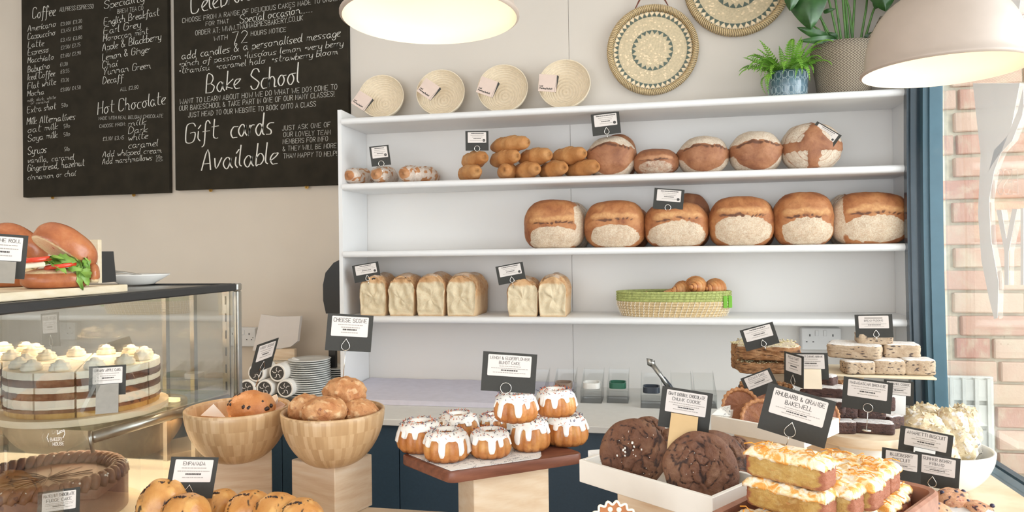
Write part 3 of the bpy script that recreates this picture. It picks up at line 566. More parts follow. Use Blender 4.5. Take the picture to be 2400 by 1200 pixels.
# ------------------------------------------------------------------ price cards
def card(label, u, v, d, wpx, hpx, roll=0, yaw=0, title=(), ring='drop', stem=20, rows=(2, 1), dot=False, holder=None, pitch=0, rc=.5, tsz=.11, paper=(.10, .90, .06, .60), base=0):
    c = at_d(u, v, d); wv = px(wpx, d)/max(.3, math.cos(math.radians(yaw))); hv = px(hpx, d)
    th = math.atan2((u-1200)/F_PX, 1)+YAW
    R_ = Matrix.Rotation(-th+math.radians(yaw), 4, 'Z') @ Matrix.Rotation(math.radians(pitch), 4, 'X') @ Matrix.Rotation(math.radians(roll), 4, 'Y')
    t = thing('price_card', label, 'price card', c, 0, 'black price cards'); t.rotation_euler = R_.to_euler()
    w2, h2 = wv/2, hv/2; T = .0006
    bx('card', (-w2, 0, -h2), (w2, T*2, h2), M_['black'], t)
    px0, px1 = -w2+wv*paper[0], -w2+wv*paper[1]; pz1, pz0 = h2-hv*paper[2], h2-hv*paper[3]
    g = G(); r = wv*.02; P = []
    for cx, cz, a0 in ((px1-r, pz1-r, 0), (px0+r, pz1-r, 90), (px0+r, pz0+r, 180), (px1-r, pz0+r, 270)):
        P += [(cx+r*math.cos(math.radians(a0+k*30)), cz+r*math.sin(math.radians(a0+k*30))) for k in range(4)]
    g.prism(P, -.0006, -.0001); g.build('paper_label', M_['paper'], t)
    pw, ph = px1-px0, pz1-pz0; z = pz1-ph*.06; g = G(); gf = G(); cxm = (px0+px1)/2; rr = random.Random(label)
    for ln in title:
        H = hv*tsz; z -= H*1.0
        if not ln: gf.box((cxm-pw*.3, -.0008, z), (cxm+pw*.3, -.00065, z+H*.6)); z -= H*.35; continue
        L = min(pw*.90, H*.62*len(ln)); lettering(g, ln, (cxm-L/2, -.0008, z), (cxm+L/2, -.0008, z), H*.85, H*.14, 'b', fit=True); z -= H*.35
    nrow = 4 if title else 5; zr = pz0+ph*.07; gap = (z-zr)/(nrow+.4) if z > zr else .001
    for k in range(nrow):
        zz = z-gap*(k+.6); wk = pw*(rr.uniform(.45, .85) if k != nrow-2 else .38); x = cxm-wk/2; hh = min(gap*.42, hv*.03)*(1.3 if k == nrow-2 or (not title and k == 0) else .8)
        while x < cxm+wk/2:
            l = rr.uniform(.02, .07)*pw; (g if (k == nrow-2 or (not title and k == 0)) else gf).box((x, -.0008, zz), (x+l*.8, -.00065, zz+hh)); x += l
    g.build('lettering', M_['ink'], t); gf.build('small_print', M_['inkl'], t)
    if dot:
        g = G(); g.lathe([(0, -.0003), (hv*.07, -.0003), (hv*.07, 0), (0, 0)], 16, M=TR(px1-hv*.12, -.0007, pz0+hv*.12, PI/2)); g.build('round_logo', M_['ink'], t)
    if ring:
        g = G(); rw = wv*.055 if ring == 'circle' else wv*.05; cx = wv*(rc-.5); cz = -h2+hv*.10+(0 if ring == 'circle' else hv*.03); P = []
        rw = max(rw, hv*.11)
        for k in range(24):
            a = -PI/2+2*PI*k/24
            if ring == 'circle': P.append((cx+rw*1.25*math.cos(a), -.0015, cz+rw*1.25*math.sin(a)))
            else:
                q = math.sin(a); P.append((cx+rw*math.cos(a)*(1 if q < 0 else (1-q**1.6*.98)), -.0015, cz+rw*(q if q < 0 else q*1.9)))
        wr_ = max(.0006, px(.85, d)); g.tube(P, wr_, 6, closed=True); zb = P[0][2]
        if stem: g.tube([(cx, -.0015, zb), (cx+.0008, .001, zb-px(stem, d)*.5), (cx, .003, zb-px(stem, d))], wr_, 6)
        if base: g.lathe([(0, 0), (base, 0), (base, .003), (0, .003)], 20, ox=cx, oz=zb-px(stem, d))
        g.build('wire_clip', M_['chrome'], t, smooth=True)
    if holder:   # folded plate: a sloping tongue in front and a foot behind
        hw, hl, mat = holder; hw = px(hw, d)/2; hl = px(hl, d); g = G(); zt = pz0-hv*.02; y1 = -hl*.55
        for (ya, za, yb_, zb_) in ((-.004, zt, y1, zt-hl), (.004, zt, .014, zt-hl)):
            V = [(-hw, ya, za), (hw, ya, za), (hw, yb_, zb_), (-hw, yb_, zb_)]; V += [(x, y-.0012, z+.0004) for x, y, z in V]
            g.add(V, [(0, 1, 2, 3), (7, 6, 5, 4), (0, 4, 5, 1), (1, 5, 6, 2), (2, 6, 7, 3), (3, 7, 4, 0)])
        g.box((-hw, -.0052, zt-.0012), (hw, .004, zt+.0006)); g.build('holder', M_[mat], t)
    return t
# ------------------------------------------------------------------ dough bodies
def blob(w, d, h, fn=None, p=2.5, nr=34, ns=60, flat=.86, nf=0, na=0.0, seed=0, nf2=0, na2=0):
    a = np.linspace(0, PI, nr+1)[1:-1]; b = np.arange(ns)*2*PI/ns
    A, B = np.meshgrid(a, b, indexing='ij'); D = np.stack([np.sin(A)*np.cos(B), -np.cos(A), np.sin(A)*np.sin(B)], -1).reshape(-1, 3)
    D = np.concatenate([D, [[0, -1, 0], [0, 1, 0]]]); X = D/((np.abs(D)**p).sum(1)**(1/p))[:, None]
    m_ = np.zeros((len(X), 4)); disp = np.zeros(len(X))
    if fn: mk, disp = fn(X, seed); m_[:] = mk
    Nn = X/np.linalg.norm(X, axis=1)[:, None]
    if na: disp = disp+na*nz(X, nf, seed)
    if na2: disp = disp+na2*nz(X, nf2, seed+9)
    X = X+Nn*disp[:, None]; X[:, 2] = np.where(X[:, 2] < -flat, -flat+(X[:, 2]+flat)*.05, X[:, 2])
    V = X*np.array([w/2, d/2, h/(1+flat)]); V[:, 2] += h*flat/(1+flat)
    F = []; k = nr-1
    for i in range(k-1):
        for j in range(ns): F.append((i*ns+j, i*ns+(j+1) % ns, (i+1)*ns+(j+1) % ns, (i+1)*ns+j))
    c0, c1 = k*ns, k*ns+1
    for j in range(ns): F.append((c0, (j+1) % ns, j)); F.append((c1, (k-1)*ns+j, (k-1)*ns+(j+1) % ns))
    g = G(); g.add(V, F, 0, m_); return g
sm = lambda a, b, x: np.clip((x-a)/(b-a), 0, 1)**2*(3-2*np.clip((x-a)/(b-a), 0, 1))
def fnA(zc=.08, fl=1.0, cx=0, side=0, fw=.80, fz=-.42, fh=.5, arch=.10):
    def f(X, s):
        n = nz(X, 2.2, s)*.12; n2 = nz(X, 7, s)*.06; x = X[:, 0]-cx; z = X[:, 2]; y = X[:, 1]; front = 1-sm(.0, .35, y)
        zl = zc+arch*(1-x*x*1.4)+n*.7+n2; e = ((x+n)/fw)**2+((z-fz+n2)/fh)**2
        patch = (1-sm(.85, 1.1, e))*(1-sm(-.05, .02, z-zl))*front
        ck = np.exp(-((z-zl)/.035)**2)*(1-sm(.55, .85, np.abs(x)))*front
        gold = np.exp(-((z-zl-.14)/.12)**2)*(1-sm(.6, .9, np.abs(x)))*front
        fs = sm(.62, .80, X[:, 0]*side+n) if side else 0
        fb = sm(.1, .5, y)*.5
        m_ = np.stack([np.clip((patch*fl+fs+fb), 0, 1), ck*.9, gold, x*0], 1)
        disp = sm(-.02, .10, z-zl)*.05*front*(1-sm(.6, .95, np.abs(x)))-ck*.05+n*.25+n2*.3; return m_, disp
    return f
def fnB(zc=.42):
    def f(X, s):
        n = nz(X, 2.4, s)*.12; n2 = nz(X, 8, s)*.05; x, y, z = X.T; front = 1-sm(.2, .5, y)
        zl = zc-.28*x*x+n*.6+n2*.5; cap = sm(.06, .14, z-zl); ck = np.exp(-((z-zl)/.07)**2)*(1-sm(.7, .95, np.abs(x)))*front
        low = sm(.72, .86, ((x)/1.0)**2+((z-.1)/1.05)**2)*(1-sm(-.4, .0, z)); m_ = np.stack([np.clip(cap+low+sm(.3, .6, y), 0, 1), ck, np.exp(-((z+.05)/.3)**2)*.25, x*0], 1)
        return m_, cap*-.02+np.exp(-((z-zl+.06)/.05)**2)*.07*front-ck*.02+n*.25+n2*.4
    return f
def fnC(X, s):
    n = nz(X, 3, s)*.08; x, y, z = X.T; front = 1-sm(.1, .3, y); cr = np.maximum((1-sm(.15, .22, np.abs(x+.03+n)))*(1-sm(.75, .9, z)), (1-sm(.25, .33, np.abs(z-.08+n))))
    low = (1-sm(-.2, -.16, z))*(1-(1-sm(.15, .2, np.abs(x+.03+n)))); top = sm(.45, .55, np.abs(x)+z*.5+n)*sm(.1, .2, z)
    fl = np.clip(low+top, 0, 1); r = np.hypot(x, z); rings = .5+.5*np.sin(r*38); m_ = np.stack([fl*(.45+.55*rings), fl*0, (1-fl)*.2, x*0], 1); return m_, (1-fl)*.04*front+n*.3
def fnScone(X, s):
    n = nz(X, 3.2, s); n2 = nz(X, 9, s); n3 = nz(X, 5, s+30); z = X[:, 2]
    return np.stack([X[:, 0]*0, sm(.28, .42, n3)*.55, sm(.15, .4, n)*.9, X[:, 0]*0], 1), n*.10+n2*.035-sm(.3, .5, n3)*.03
def fnFS(X, s):
    n = nz(X, 2.2, s); z = X[:, 2]; return np.stack([z*0, z*0, sm(-.1, -.5, z)*.5+sm(.2, .5, n)*.5, z*0], 1), n*.06
LOAVES = 'sourdough loaves on the third shelf'
def put(g, name, mat, label, cat, loc, rz=0, group=None, scale=None, **kw):
    o = g.build(name, mat, None, loc=[float(q) for q in loc], rot=(0, 0, rz), smooth=True, attr=True, **kw); tag(o, label, cat, group)
    if scale: o.scale = scale
    return o
def shelf_fit(u0, v0, u1, v1, y, z):
    c = at_y((u0+u1)/2, (v0+v1)/2, y); w_ = px(u1-u0, c); h_ = px(v1-v0, c); return c[0], w_, h_
# third shelf: six loaves in front, others tucked behind
for (u0, v0, u1, v1, fn, mt, lab) in [
    (1229, 473, 1370, 580, fnA(.10, 1.0, side=1, arch=.02, fz=-.5), 'sour', 'leftmost squarish sourdough loaf on the third shelf, pale floury foot and flank'),
    (1370, 474, 1512, 577, fnA(.12, .8, arch=.14), 'sour', 'second sourdough loaf on the third shelf, tan oval patch under a high split'),
    (1510, 478, 1658, 575, fnA(.22, .75, arch=.12, fw=.9, fz=-.35, fh=.62), 'sour', 'broad loaf with bubbled brown face under the tilted price card on the third shelf'),
    (1662, 465, 1810, 573, fnA(.25, .8, arch=.06, fw=.86, fz=-.3, fh=.62), 'sour', 'fourth sourdough loaf on the third shelf, tall floury face and high crack'),
    (1814, 456, 1948, 572, fnA(.08, 1.3, cx=.05, arch=.1, fw=.85, fz=-.4, fh=.5), 'sour', 'tallest rounded loaf on the third shelf, smooth cream patch on its lower half'),
    (1953, 456, 2121, 570, fnA(.14, 1.3, cx=.08, arch=.14, fw=.8, fz=-.32, fh=.5, side=-1), 'sour', 'widest loaf at the right end of the third shelf, heavily floured face')]:
    y = -.165; x, w_, h_ = shelf_fit(u0, v0, u1, v1, y, ZS[2]); put(blob(w_, .17, h_+.006, fn, 2.7, seed=u0*.01), 'sourdough_loaf', M_[mt], lab, 'loaf', (x, y, ZS[2]), rz=(u0 % 7-3)*.03, group=LOAVES)
for (u0, v0, u1, v1, lab) in [(1310, 476, 1382, 575, 'striped brown loaf peeping out behind the leftmost squarish loaf of the third shelf'), (1455, 482, 1514, 570, 'loaf half hidden behind the second loaf of the third shelf'), (1572, 452, 1664, 570, 'plain brown domed loaf standing behind the price card of the third shelf'), (1740, 468, 1812, 570, 'loaf peeping out behind the right side of the fourth loaf of the third shelf'), (1950, 462, 2010, 572, 'loaf with white stripe peeping out left of the widest third-shelf loaf')]:
    y = -.046; x, w_, h_ = shelf_fit(u0, v0, u1, v1, y, ZS[2]); w_ = max(w_, .13); put(blob(w_, .085, h_+.01, fnC if 'strip' in lab else None, 2.5, nf=2, na=.05, seed=u0), 'sourdough_loaf', M_['sourd'], lab, 'loaf', (x if w_ > .131 or u0 > 1700 and u0 < 1900 else x, y, ZS[2]), group=LOAVES)
# second shelf right: round loaves
for (u0, v0, u1, v1, y, fn, lab) in [
    (1375, 318, 1490, 409, -.17, fnB(.5), 'tall round loaf with pale cap, right of the baguettes'), (1405, 298, 1492, 400, -.06, None, 'dark loaf leaning behind the pale-capped loaf beside the baguettes'),
    (1484, 350, 1590, 406, -.17, fnA(.05, .5, arch=.1), 'lowest flattish dusted loaf between two round loaves'), (1590, 318, 1706, 402, -.17, fnB(.42), 'round brown loaf with dark split and cream cap, left of the matching pair'),
    (1710, 306, 1830, 398, -.17, fnB(.38), 'round loaf with wide cream cap, right of the matching pair'), (1833, 288, 1966, 394, -.17, fnC, 'big round loaf with a brown cross and ringed flour')]:
    x, w_, h_ = shelf_fit(u0, v0, u1, v1, y, ZS[1]); put(blob(w_, .17 if y < -.1 else .08, h_+.006, fn, 2.3, nf=2, na=.03, seed=u0, nr=40 if fn is fnC else 26, ns=64 if fn is fnC else 44), 'round_loaf', M_['sourd'], lab, 'loaf', (x, y, ZS[1]), group='round loaves on the second shelf')
# rustic floury sticks
def stick(L, r, seed, bumps=3, cap=.55):
    n = 30; ns = 20; V = []; A = []
    for i in range(n+1):
        t = i/n; x = (t-.5)*L; e = min(1, math.sin(PI*min(1, max(0, t)))**cap*1.02) if 0 < t < 1 else .02; rb = r*e*(1+.06*math.sin(t*PI*2*bumps))
        for j in range(ns):
            a = 2*PI*j/ns; V.append((rb*math.cos(a), x, rb*math.sin(a)*.88))
    V = np.array(V); nn = nz(V/r, .8, seed); n3 = nz(V/r, 2.5, seed)
    V[:, 0] *= 1+.10*nn; V[:, 2] *= 1+.10*nn
    t = V[:, 1]/L+.5; sl = np.abs(((t*bumps*1.6+V[:, 0]/r*.35) % 1)-.5)*2; top = sm(.15, .6, V[:, 2]/r)
    cut = np.exp(-((sl-.5)/.16)**2)*top*(1-sm(.36, .46, np.abs(t-.5))); V[:, 2] += cut*r*.12
    A = np.stack([sm(-.4, .05, n3)*(cap < .41)*(1-sm(.40, .47, np.abs(t-.5))), np.exp(-((sl-.25)/.08)**2)*top*.42*(1-sm(.36, .46, np.abs(t-.5))), cut*.8, t*0], 1)
    F = [(i*ns+j, i*ns+(j+1) % ns, (i+1)*ns+(j+1) % ns, (i+1)*ns+j) for i in range(n) for j in range(ns)]+[tuple(range(ns)), tuple(n*ns+j for j in range(ns))[::-1]]
    V[:, 2] += r*.84; g = G(); g.add(V, F, 0, A); return g
for k, (u, lab) in enumerate([(823, 'floury rustic baton nearest the shelf unit left side'), (884, 'floury rustic baton below the leftmost shelf card'), (948, 'floury rustic baton third from the left end of the second shelf'), (985, 'floury rustic baton farthest back, beside the empty shelf space')]):
    p = at_y(u, 415, -.2 if k < 3 else -.12); put(stick(.2, .043, k*3.1, 2, .4), 'rustic_baton', M_['rustic'], lab, 'bread', (p[0]+.012, -.14 if k < 3 else -.11, ZS[1]), rz=-.10+.04*k if k < 3 else -.35, group='floury batons on the second shelf')
bagd = [(1062, 1131, 413, 0, 'bottom row, far left end'), (1133, 1194, 416, 0, 'bottom row, second, tip pointing at the viewer'), (1195, 1270, 412, 0, 'bottom row, middle'), (1265, 1334, 405, 0, 'bottom row, fourth'), (1335, 1410, 407, 0, 'bottom row, palest, far right end'), (1072, 1148, 385, 1, 'middle row, far left below the price card'), (1147, 1224, 388, 1, 'middle row, second'), (1222, 1300, 378, 1, 'middle row, third'), (1300, 1380, 377, 1, 'middle row, far right'), (1149, 1250, 356, 2, 'alone on top of the pile')]
for k, (u0, u1, v, row, lab) in enumerate(bagd):
    th = [.55, .12, .6, .6, .7, .65, .7, .75, .75, .95][k]; L = .22; r = .0375; z = ZS[1]+row*.0535; tip = at_y(u1-14, v, -.262+.01*row); cx = tip[0]-math.sin(th)*L/2+.01; cy = tip[1]+math.cos(th)*L/2-.015
    put(stick(L, r, k*2.3, 3, .42), 'baguette', M_['bag'], 'golden baguette in the shelf pile, '+lab, 'baguette', (cx, cy, z), rz=th, group='pile of baguettes on the second shelf')
# tin loaves
def tinloaf(w_, h_, d, seed):
    ny, g = 14, G(); base = [(-.44, .0), (-.47, .12), (-.485, .35), (-.49, .55), (-.5, .64), (-.47, .76), (-.39, .87), (-.26, .95), (-.1, .995), (.06, 1.0), (.22, .965), (.36, .89), (.46, .78), (.5, .65), (.49, .55), (.485, .35), (.47, .12), (.44, 0), (.2, -.0), (-.2, 0)]
    ns = len(base)*2; B = []
    for i in range(len(base)): a, b = np.array(base[i]), np.array(base[(i+1) % len(base)]); B += [a, (a+b)/2]
    B = np.array(B); V = []; A = []
    for j in range(ny+1):
        t = j/ny; e = 1-.06*(max(0, .12-t)/.12)**2-.10*(max(0, t-.85)/.15)**2; s = 1+.03*math.sin(t*8+seed)
        for q in B: V.append((q[0]*w_*e, (t-.5)*d, q[1]*h_*(e if q[1] > .6 else 1)*(s if q[1] > .7 else 1))); A.append([.52*sm(.86, .98, np.array(q[1])), 0, float(sm(.42, .66, np.array(q[1]))), .42*float(1-sm(.4, .6, np.array(q[1])))])
    F = [(j*ns+i, (j+1)*ns+i, (j+1)*ns+(i+1) % ns, j*ns+(i+1) % ns) for j in range(ny) for i in range(ns)]
    rings = [.93, .86, .78, .68, .56, .43, .29, .14]; c = np.array([0, .42]); off = len(V)
    for ri, s in enumerate(rings):
        for q in B:
            p = c+(q-c)*s; nn = mnoise.noise(Vector((p[0]*6+seed, p[1]*6, seed)))*.012+mnoise.noise(Vector((p[0]*17+seed, p[1]*17, seed)))*.006; V.append((p[0]*w_, -d/2+.002+nn*(1 if ri else .3)-.0035*(ri == 0), max(0.0, p[1]*h_))); A.append([0, .35 if ri == 0 else 0, 0, float(1-sm(.76, .84, np.array(p[1])))*(1 if ri else .5)])
    V.append((0, -d/2+.004, .42*h_)); A.append([0, 0, 0, 1]); ct = len(V)-1
    for i in range(ns): F.append((i, (i+1) % ns, off+(i+1) % ns, off+i))
    for r in range(7):
        for i in range(ns): F.append((off+r*ns+i, off+r*ns+(i+1) % ns, off+(r+1)*ns+(i+1) % ns, off+(r+1)*ns+i))
    for i in range(ns): F.append((off+7*ns+i, off+7*ns+(i+1) % ns, ct))
    F.append(tuple(ny*ns+i for i in range(ns))[::-1]); V = np.array(V); n1 = nz(V, 30, seed); V[:, 0] += n1*.0035; V[:, 2] = np.where(V[:, 2] > .01, V[:, 2]+n1*.004, V[:, 2])
    g.add(V, F, 0, np.array(A)); return g
for k, (u0, u1, v0, d, rz, lab) in enumerate([(834, 902, 647, .20, .04, 'first white tin loaf from the left, under the tilted price card'), (902, 970, 646, .20, .02, 'second white tin loaf from the left on the bottom shelf'), (969, 1042, 644, .20, .0, 'third white tin loaf from the left, dusted with flour'), (1041, 1118, 643, .20, -.04, 'fourth tin loaf, widest with its browned side showing'), (1180, 1256, 652, .20, .05, 'tin loaf under the right bottom-shelf card, ragged torn face'), (1256, 1326, 646, .20, -.0, 'rightmost tin loaf on the bottom shelf, smooth side showing')]):
    y = -.135-.01*0; c = at_y((u0+u1)/2, 700, y-d/2); w_ = px(u1-u0, c); h_ = px(743-v0, c); put(tinloaf(w_, h_, d, k*3.7+1), 'tin_loaf', M_['tin'], lab, 'loaf', (c[0]+.004, y, ZS[3]), rz=rz+.02, group='tin loaves on the bottom shelf')
# ------------------------------------------------------------------ shelf cards
def shelfcard(lab, u, v, w_, h_, roll, ring='drop', stem=12, y=-.24, title=(), rc=.5, yaw=0): card(lab, u, v, dep(at_y(u, v, y)), w_, h_, roll, yaw, title, ring, stem, dot=True, rc=rc, tsz=.10)
shelfcard('price card above the floury batons at the left end of the second shelf', 891, 365, 45, 47, -7, 'circle', 22)
shelfcard('upright price card standing left of the baguette pile', 1118, 330, 54, 46, 0, 'circle', 38)
shelfcard('price card standing on the pale-capped loaf, touching the top shelf edge', 1420, 290, 66, 51, -5, 'drop', 12)
shelfcard('price card slanting steeply on the loaf with the cross', 1932, 317, 64, 38, 36, 'drop', 8)
shelfcard('price card in front of the loaves on the third shelf', 1567, 467, 69, 49, 6, 'circle', 30)
shelfcard('price card above the first tin loaf on the bottom shelf', 859, 638, 61, 41, -9, 'drop', 14)
shelfcard('price card above the fifth tin loaf on the bottom shelf', 1197, 641, 65, 44, -10, 'drop', 14)
# ------------------------------------------------------------------ proving baskets and woven trays above
for k, (u0, v0, u1, v1, cu, cv, rot, lab) in enumerate([(840, 173, 947, 278, 852, 238, 33, 'leftmost'), (975, 163, 1090, 270, 1007, 211, 35, 'second'), (1118, 153, 1238, 261, 1144, 206, 20, 'third'), (1261, 142, 1384, 251, 1285, 197, 5, 'rightmost')]):
    y = -.1; c = at_y((u0+u1)/2, (v0+v1)/2, y); R_ = px((u1-u0)/2, c); dpt = .085; ang = math.radians(75)
    t = thing('proving_basket', lab+' coiled rattan proving basket leaning on the wall above the top shelf', 'basket', (c[0], y, c[2]), 0, 'coiled proving baskets on the top shelf'); t.rotation_euler = (math.radians(-72)+PI, 0, .12)
    t.rotation_euler = (math.radians(78), 0, .16-.04*k); g = G(); prof = []; nc = 13
    for i in range(nc*5+1):   # inside, rim to middle, coil by coil
        s = i/(nc*5); r = R_*(1-.04-s*.94) if s > .32 else R_*(.96-s*.42); rr_ = R_*.96*math.cos(s*PI/2)**.85; zz = -dpt*math.sin(s*PI/2)**1.3; ripple = .0062*abs(math.sin(PI*i/5))**.5; prof.append((max(rr_, .0), zz+ripple))
    outp = [(0, -dpt-.006), (R_*.5, -dpt*.88-.006), (R_*.8, -dpt*.6-.004), (R_*.96, -dpt*.25), (R_*1.0, -.002), (R_*.995, .004), (R_*.97, .004)]
    g.lathe(outp+prof, 48, cap=False); g.build('coiled_bowl', M_['rattan'], t, smooth=True)
    p = at_y(cu, cv, y-.012)-c; g = G(); s_ = R_*.34; Mx = Matrix.Rotation(-(.16-.04*k), 4, 'Z') @ Matrix.Rotation(0, 4, 'X')
    tc = thing('recipe_card', 'small pinkish recipe card lying in the '+lab+' proving basket', 'card', (c[0]+p[0], y-.03, c[2]+p[2]), 0, 'recipe cards in the baskets'); tc.rotation_euler = (math.radians(-8), math.radians(rot), .2)
    bx('card', (-s_, 0, -s_), (s_, .0012, s_), M_['pinkcard'], tc); g = G(); g.add([(s_, -.0004, s_), (s_*1.22, .004, s_*.9), (s_*1.0, .004, -s_*1.02), (s_*.8, -.0004, -s_)], [(0, 1, 2, 3)]); g.add([(s_, -.0001, s_), (s_*1.22, .0043, s_*.9), (s_*1.0, .0043, -s_*1.02), (s_*.8, -.0001, -s_)], [(3, 2, 1, 0)]); g.build('dark_band', M_['black'], tc)
    g = G(); lettering(g, 'Loaf', (-s_*.85, -.0006, -s_*.45), (-s_*.5, -.0006, -s_*.45), s_*.16, s_*.05, 'b'); lettering(g, 'Proving Basket', (-s_*.85, -.0006, -s_*.72), (s_*.55, -.0006, -s_*.72), s_*.18, s_*.06, 'b'); g.build('lettering', M_['ink'], tc)
def disc_prism(g, pts, th, M): 
    n = len(pts); V = [(x, y, 0) for x, y in pts]+[(x, y, th) for x, y in pts]; F = [tuple(range(n))[::-1], tuple(range(n, 2*n))]+[(i, (i+1) % n, (i+1) % n+n, i+n) for i in range(n)]; g.add(xf(np.array(V, float), M), F)
def woven_tray(lab, u, v, R_px, rot):
    c = at_y(u, v, -.03); R_ = px(R_px, c); t = thing('woven_tray', lab, 'tray', (c[0], -.012, c[2]), 0, 'shell inlaid woven trays on the wall'); t.rotation_euler = (PI/2, rot, 0)
    g = G(); g.lathe([(0, .004), (R_*.86, .004), (R_*.86, .006), (0, .006)], 64); g.build('inlaid_base', M_['resin'], t)
    g = G(); n = 150
    for i in range(n):
        a = 2*PI*i/n; b = a+.8*2*PI/n; g.tube([(R_*.865*math.cos(a), R_*.865*math.sin(a), .004), (R_*.90*math.cos(a), R_*.90*math.sin(a), .026), (R_*.95*math.cos((a+b)/2), R_*.95*math.sin((a+b)/2), .030), (R_*.985*math.cos(b), R_*.985*math.sin(b), .022), (R_*.985*math.cos(b), R_*.985*math.sin(b), .0)], R_*.017, 5)
    stuff(g.build('woven_rim', M_['rope'], t, smooth=True))
    rr = random.Random(int(u)); g = G(); T0 = np.eye(4)
    for i in range(22):
        a = 2*PI*i/22; w_ = PI/22*.97; r1, r0 = R_*.45, R_*.36; disc_prism(g, [(r1*math.cos(a-w_), r1*math.sin(a-w_)), (r1*math.cos(a+w_), r1*math.sin(a+w_)), (r0*math.cos(a), r0*math.sin(a))][::1], .0022, TR(z=.0055))
    for i in range(46):
        a = 2*PI*i/46; w_ = PI/46*.92; r0, r1 = R_*.75, R_*.835; disc_prism(g, [(r0*math.cos(a-w_), r0*math.sin(a-w_)), (r1*math.cos(a), r1*math.sin(a)), (r0*math.cos(a+w_), r0*math.sin(a+w_))][::-1], .0022, TR(z=.0055)); r0, r1 = R_*.84, R_*.905; a += PI/46; disc_prism(g, [(r1*math.cos(a-w_), r1*math.sin(a-w_)), (r1*math.cos(a+w_), r1*math.sin(a+w_)), (r0*math.cos(a), r0*math.sin(a))], .0022, TR(z=.008))
    stuff(g.build('green_inlay', M_['grn'], t))
    g = G()
    for i in range(46):
        a = 2*PI*(i+.5)/46; w_ = PI/46*.8; disc_prism(g, [(R_*.765*math.cos(a), R_*.765*math.sin(a)), (R_*.825*math.cos(a+w_), R_*.825*math.sin(a+w_)), (R_*.89*math.cos(a), R_*.89*math.sin(a)), (R_*.825*math.cos(a-w_), R_*.825*math.sin(a-w_))], .003, TR(z=.0062))
    for i in range(190):
        r = R_*math.sqrt(rr.uniform(.0, .5)); a = rr.uniform(0, 2*PI)
        if .34 < r/R_ < .45: continue
        s = R_*rr.uniform(.018, .032); m5 = rr.randint(4, 6); o = rr.uniform(0, 6); disc_prism(g, [(r*math.cos(a)+s*math.cos(o+2*PI*j/m5), r*math.sin(a)+s*math.sin(o+2*PI*j/m5)*rr.uniform(.6, 1)) for j in range(m5)], rr.uniform(.0012, .002), TR(z=.0055))
    stuff(g.build('shell_inlay', M_['shellp'], t))
    for sg in (-1, 1):
        g = G(); h = R_*.36; P = []
        for i in range(13):
            s = i/12; x = -h+2*h*s; y = -R_*(.93+.20*min(1, math.sin(PI*s)*1.9)) if sg < 0 else -R_*(.93+.42*math.sin(PI*s)**.8); P.append((x*(1-.12*(math.sin(PI*s) if sg > 0 else -0)), y*(-sg)*-1 if sg < 0 else -y, .012+.016*math.sin(PI*s)))
        V = []; wd = R_*.055
        for x, y, z in P: V += [(x, y, z-wd*.35), (x, y+wd*.25, z+wd*.6), (x, y+wd*.45, z+wd*.6), (x, y+wd*.2, z-wd*.35)]
        F = [(4*i+a, 4*i+(a+1) % 4, 4*i+4+(a+1) % 4, 4*i+4+a) for i in range(12) for a in range(4)]+[(0, 1, 2, 3), (51, 50, 49, 48)]; g.add(V, F); g.build('leather_handle', M_['leather'], t, smooth=False)
woven_tray('round woven tray hanging lower, right of the proving baskets', 1529, 116, 106, .0); woven_tray('round woven tray hanging higher, cut off by the top of the photo', 1728, -38, 122, .06)
# ------------------------------------------------------------------ fern in blue pot
def frond(L, nl, wd, droop, seed):
    rr = random.Random(seed); g = G(); P = []
    for i in range(nl+1):
        t = i/nl; P.append((L*t*math.cos(droop*t), 0, L*t*.9*math.sin(1.1-droop*1.5*t)))
    g.tube(P, .0009, 4)
    for i in range(2, nl+1):
        t = i/nl; l = wd*math.sin(PI*min(1, t*.9+.12))**.8*(1-.45*t); p = np.array(P[i]); q = np.array(P[i-1]); dr = (p-q)/np.linalg.norm(p-q)
        for sgn in (-1, 1):
            s = np.array([0, sgn, 0]); e = p+s*l+dr*l*.45+np.array([0, 0, rr.uniform(-.25, .1)*l]); hw = L/nl*.42; up = np.cross(dr, s)*sgn*.0006
            m_ = p+s*l*.5+dr*l*.12; g.add([p-dr*hw*.6, m_-dr*hw+up*3, e, m_+dr*hw*1.1+up*3, p+dr*hw*.6], [(0, 1, 2, 3, 4)])
    return g
p = at_y(1846, 212, -.135); pc = (p[0], -.135, ZS[0]); t = thing('fern_pot', 'bright green fern in a blue glazed pot with oval relief on the top shelf', 'plant', pc); R_ = px(46, p); Hh = px(64, p)
g = G(); g.lathe([(0, 0), (R_*.88, 0), (R_*.9, .004), (R_*.97, Hh*.5), (R_, Hh), (R_*.94, Hh), (R_*.9, Hh*.85), (0, Hh*.85)], 40); g.build('pot', M_['potblue'], t, smooth=True)
g = G(); 
for row in range(4):
    for i in range(20):
        a = 2*PI*(i+.5*(row % 2)*0)/20; zc = Hh*(.86-.26*row-.03); rb = R_*(.895+.1*zc/Hh)+.0008; Q = []
        for k in range(14):
            b = 2*PI*k/14; sx, sz = PI/20*.80*math.copysign(abs(math.cos(b))**.5, math.cos(b)), Hh*.115*math.copysign(abs(math.sin(b))**.6, math.sin(b)); zz = max(.002, min(Hh*.97, zc+sz)); rb = R_*(.90+.095*zz/Hh)+.0006; Q.append((rb*math.cos(a+sx), rb*math.sin(a+sx), zz))
        g.tube(Q, .0011, 4, closed=True)
g.build('relief_pattern', M_['potline'], t, smooth=True)
g = G(); g.lathe([(0, Hh*.86), (R_*.88, Hh*.86), (R_*.3, Hh*.92), (0, Hh*.93)], 16); g.build('soil', M_['soil'], t)
fr = [frond(.155, 20, .021, .6, 1), frond(.13, 18, .019, .9, 2), frond(.11, 16, .018, .3, 3)]; fo = []
rr = random.Random(3)
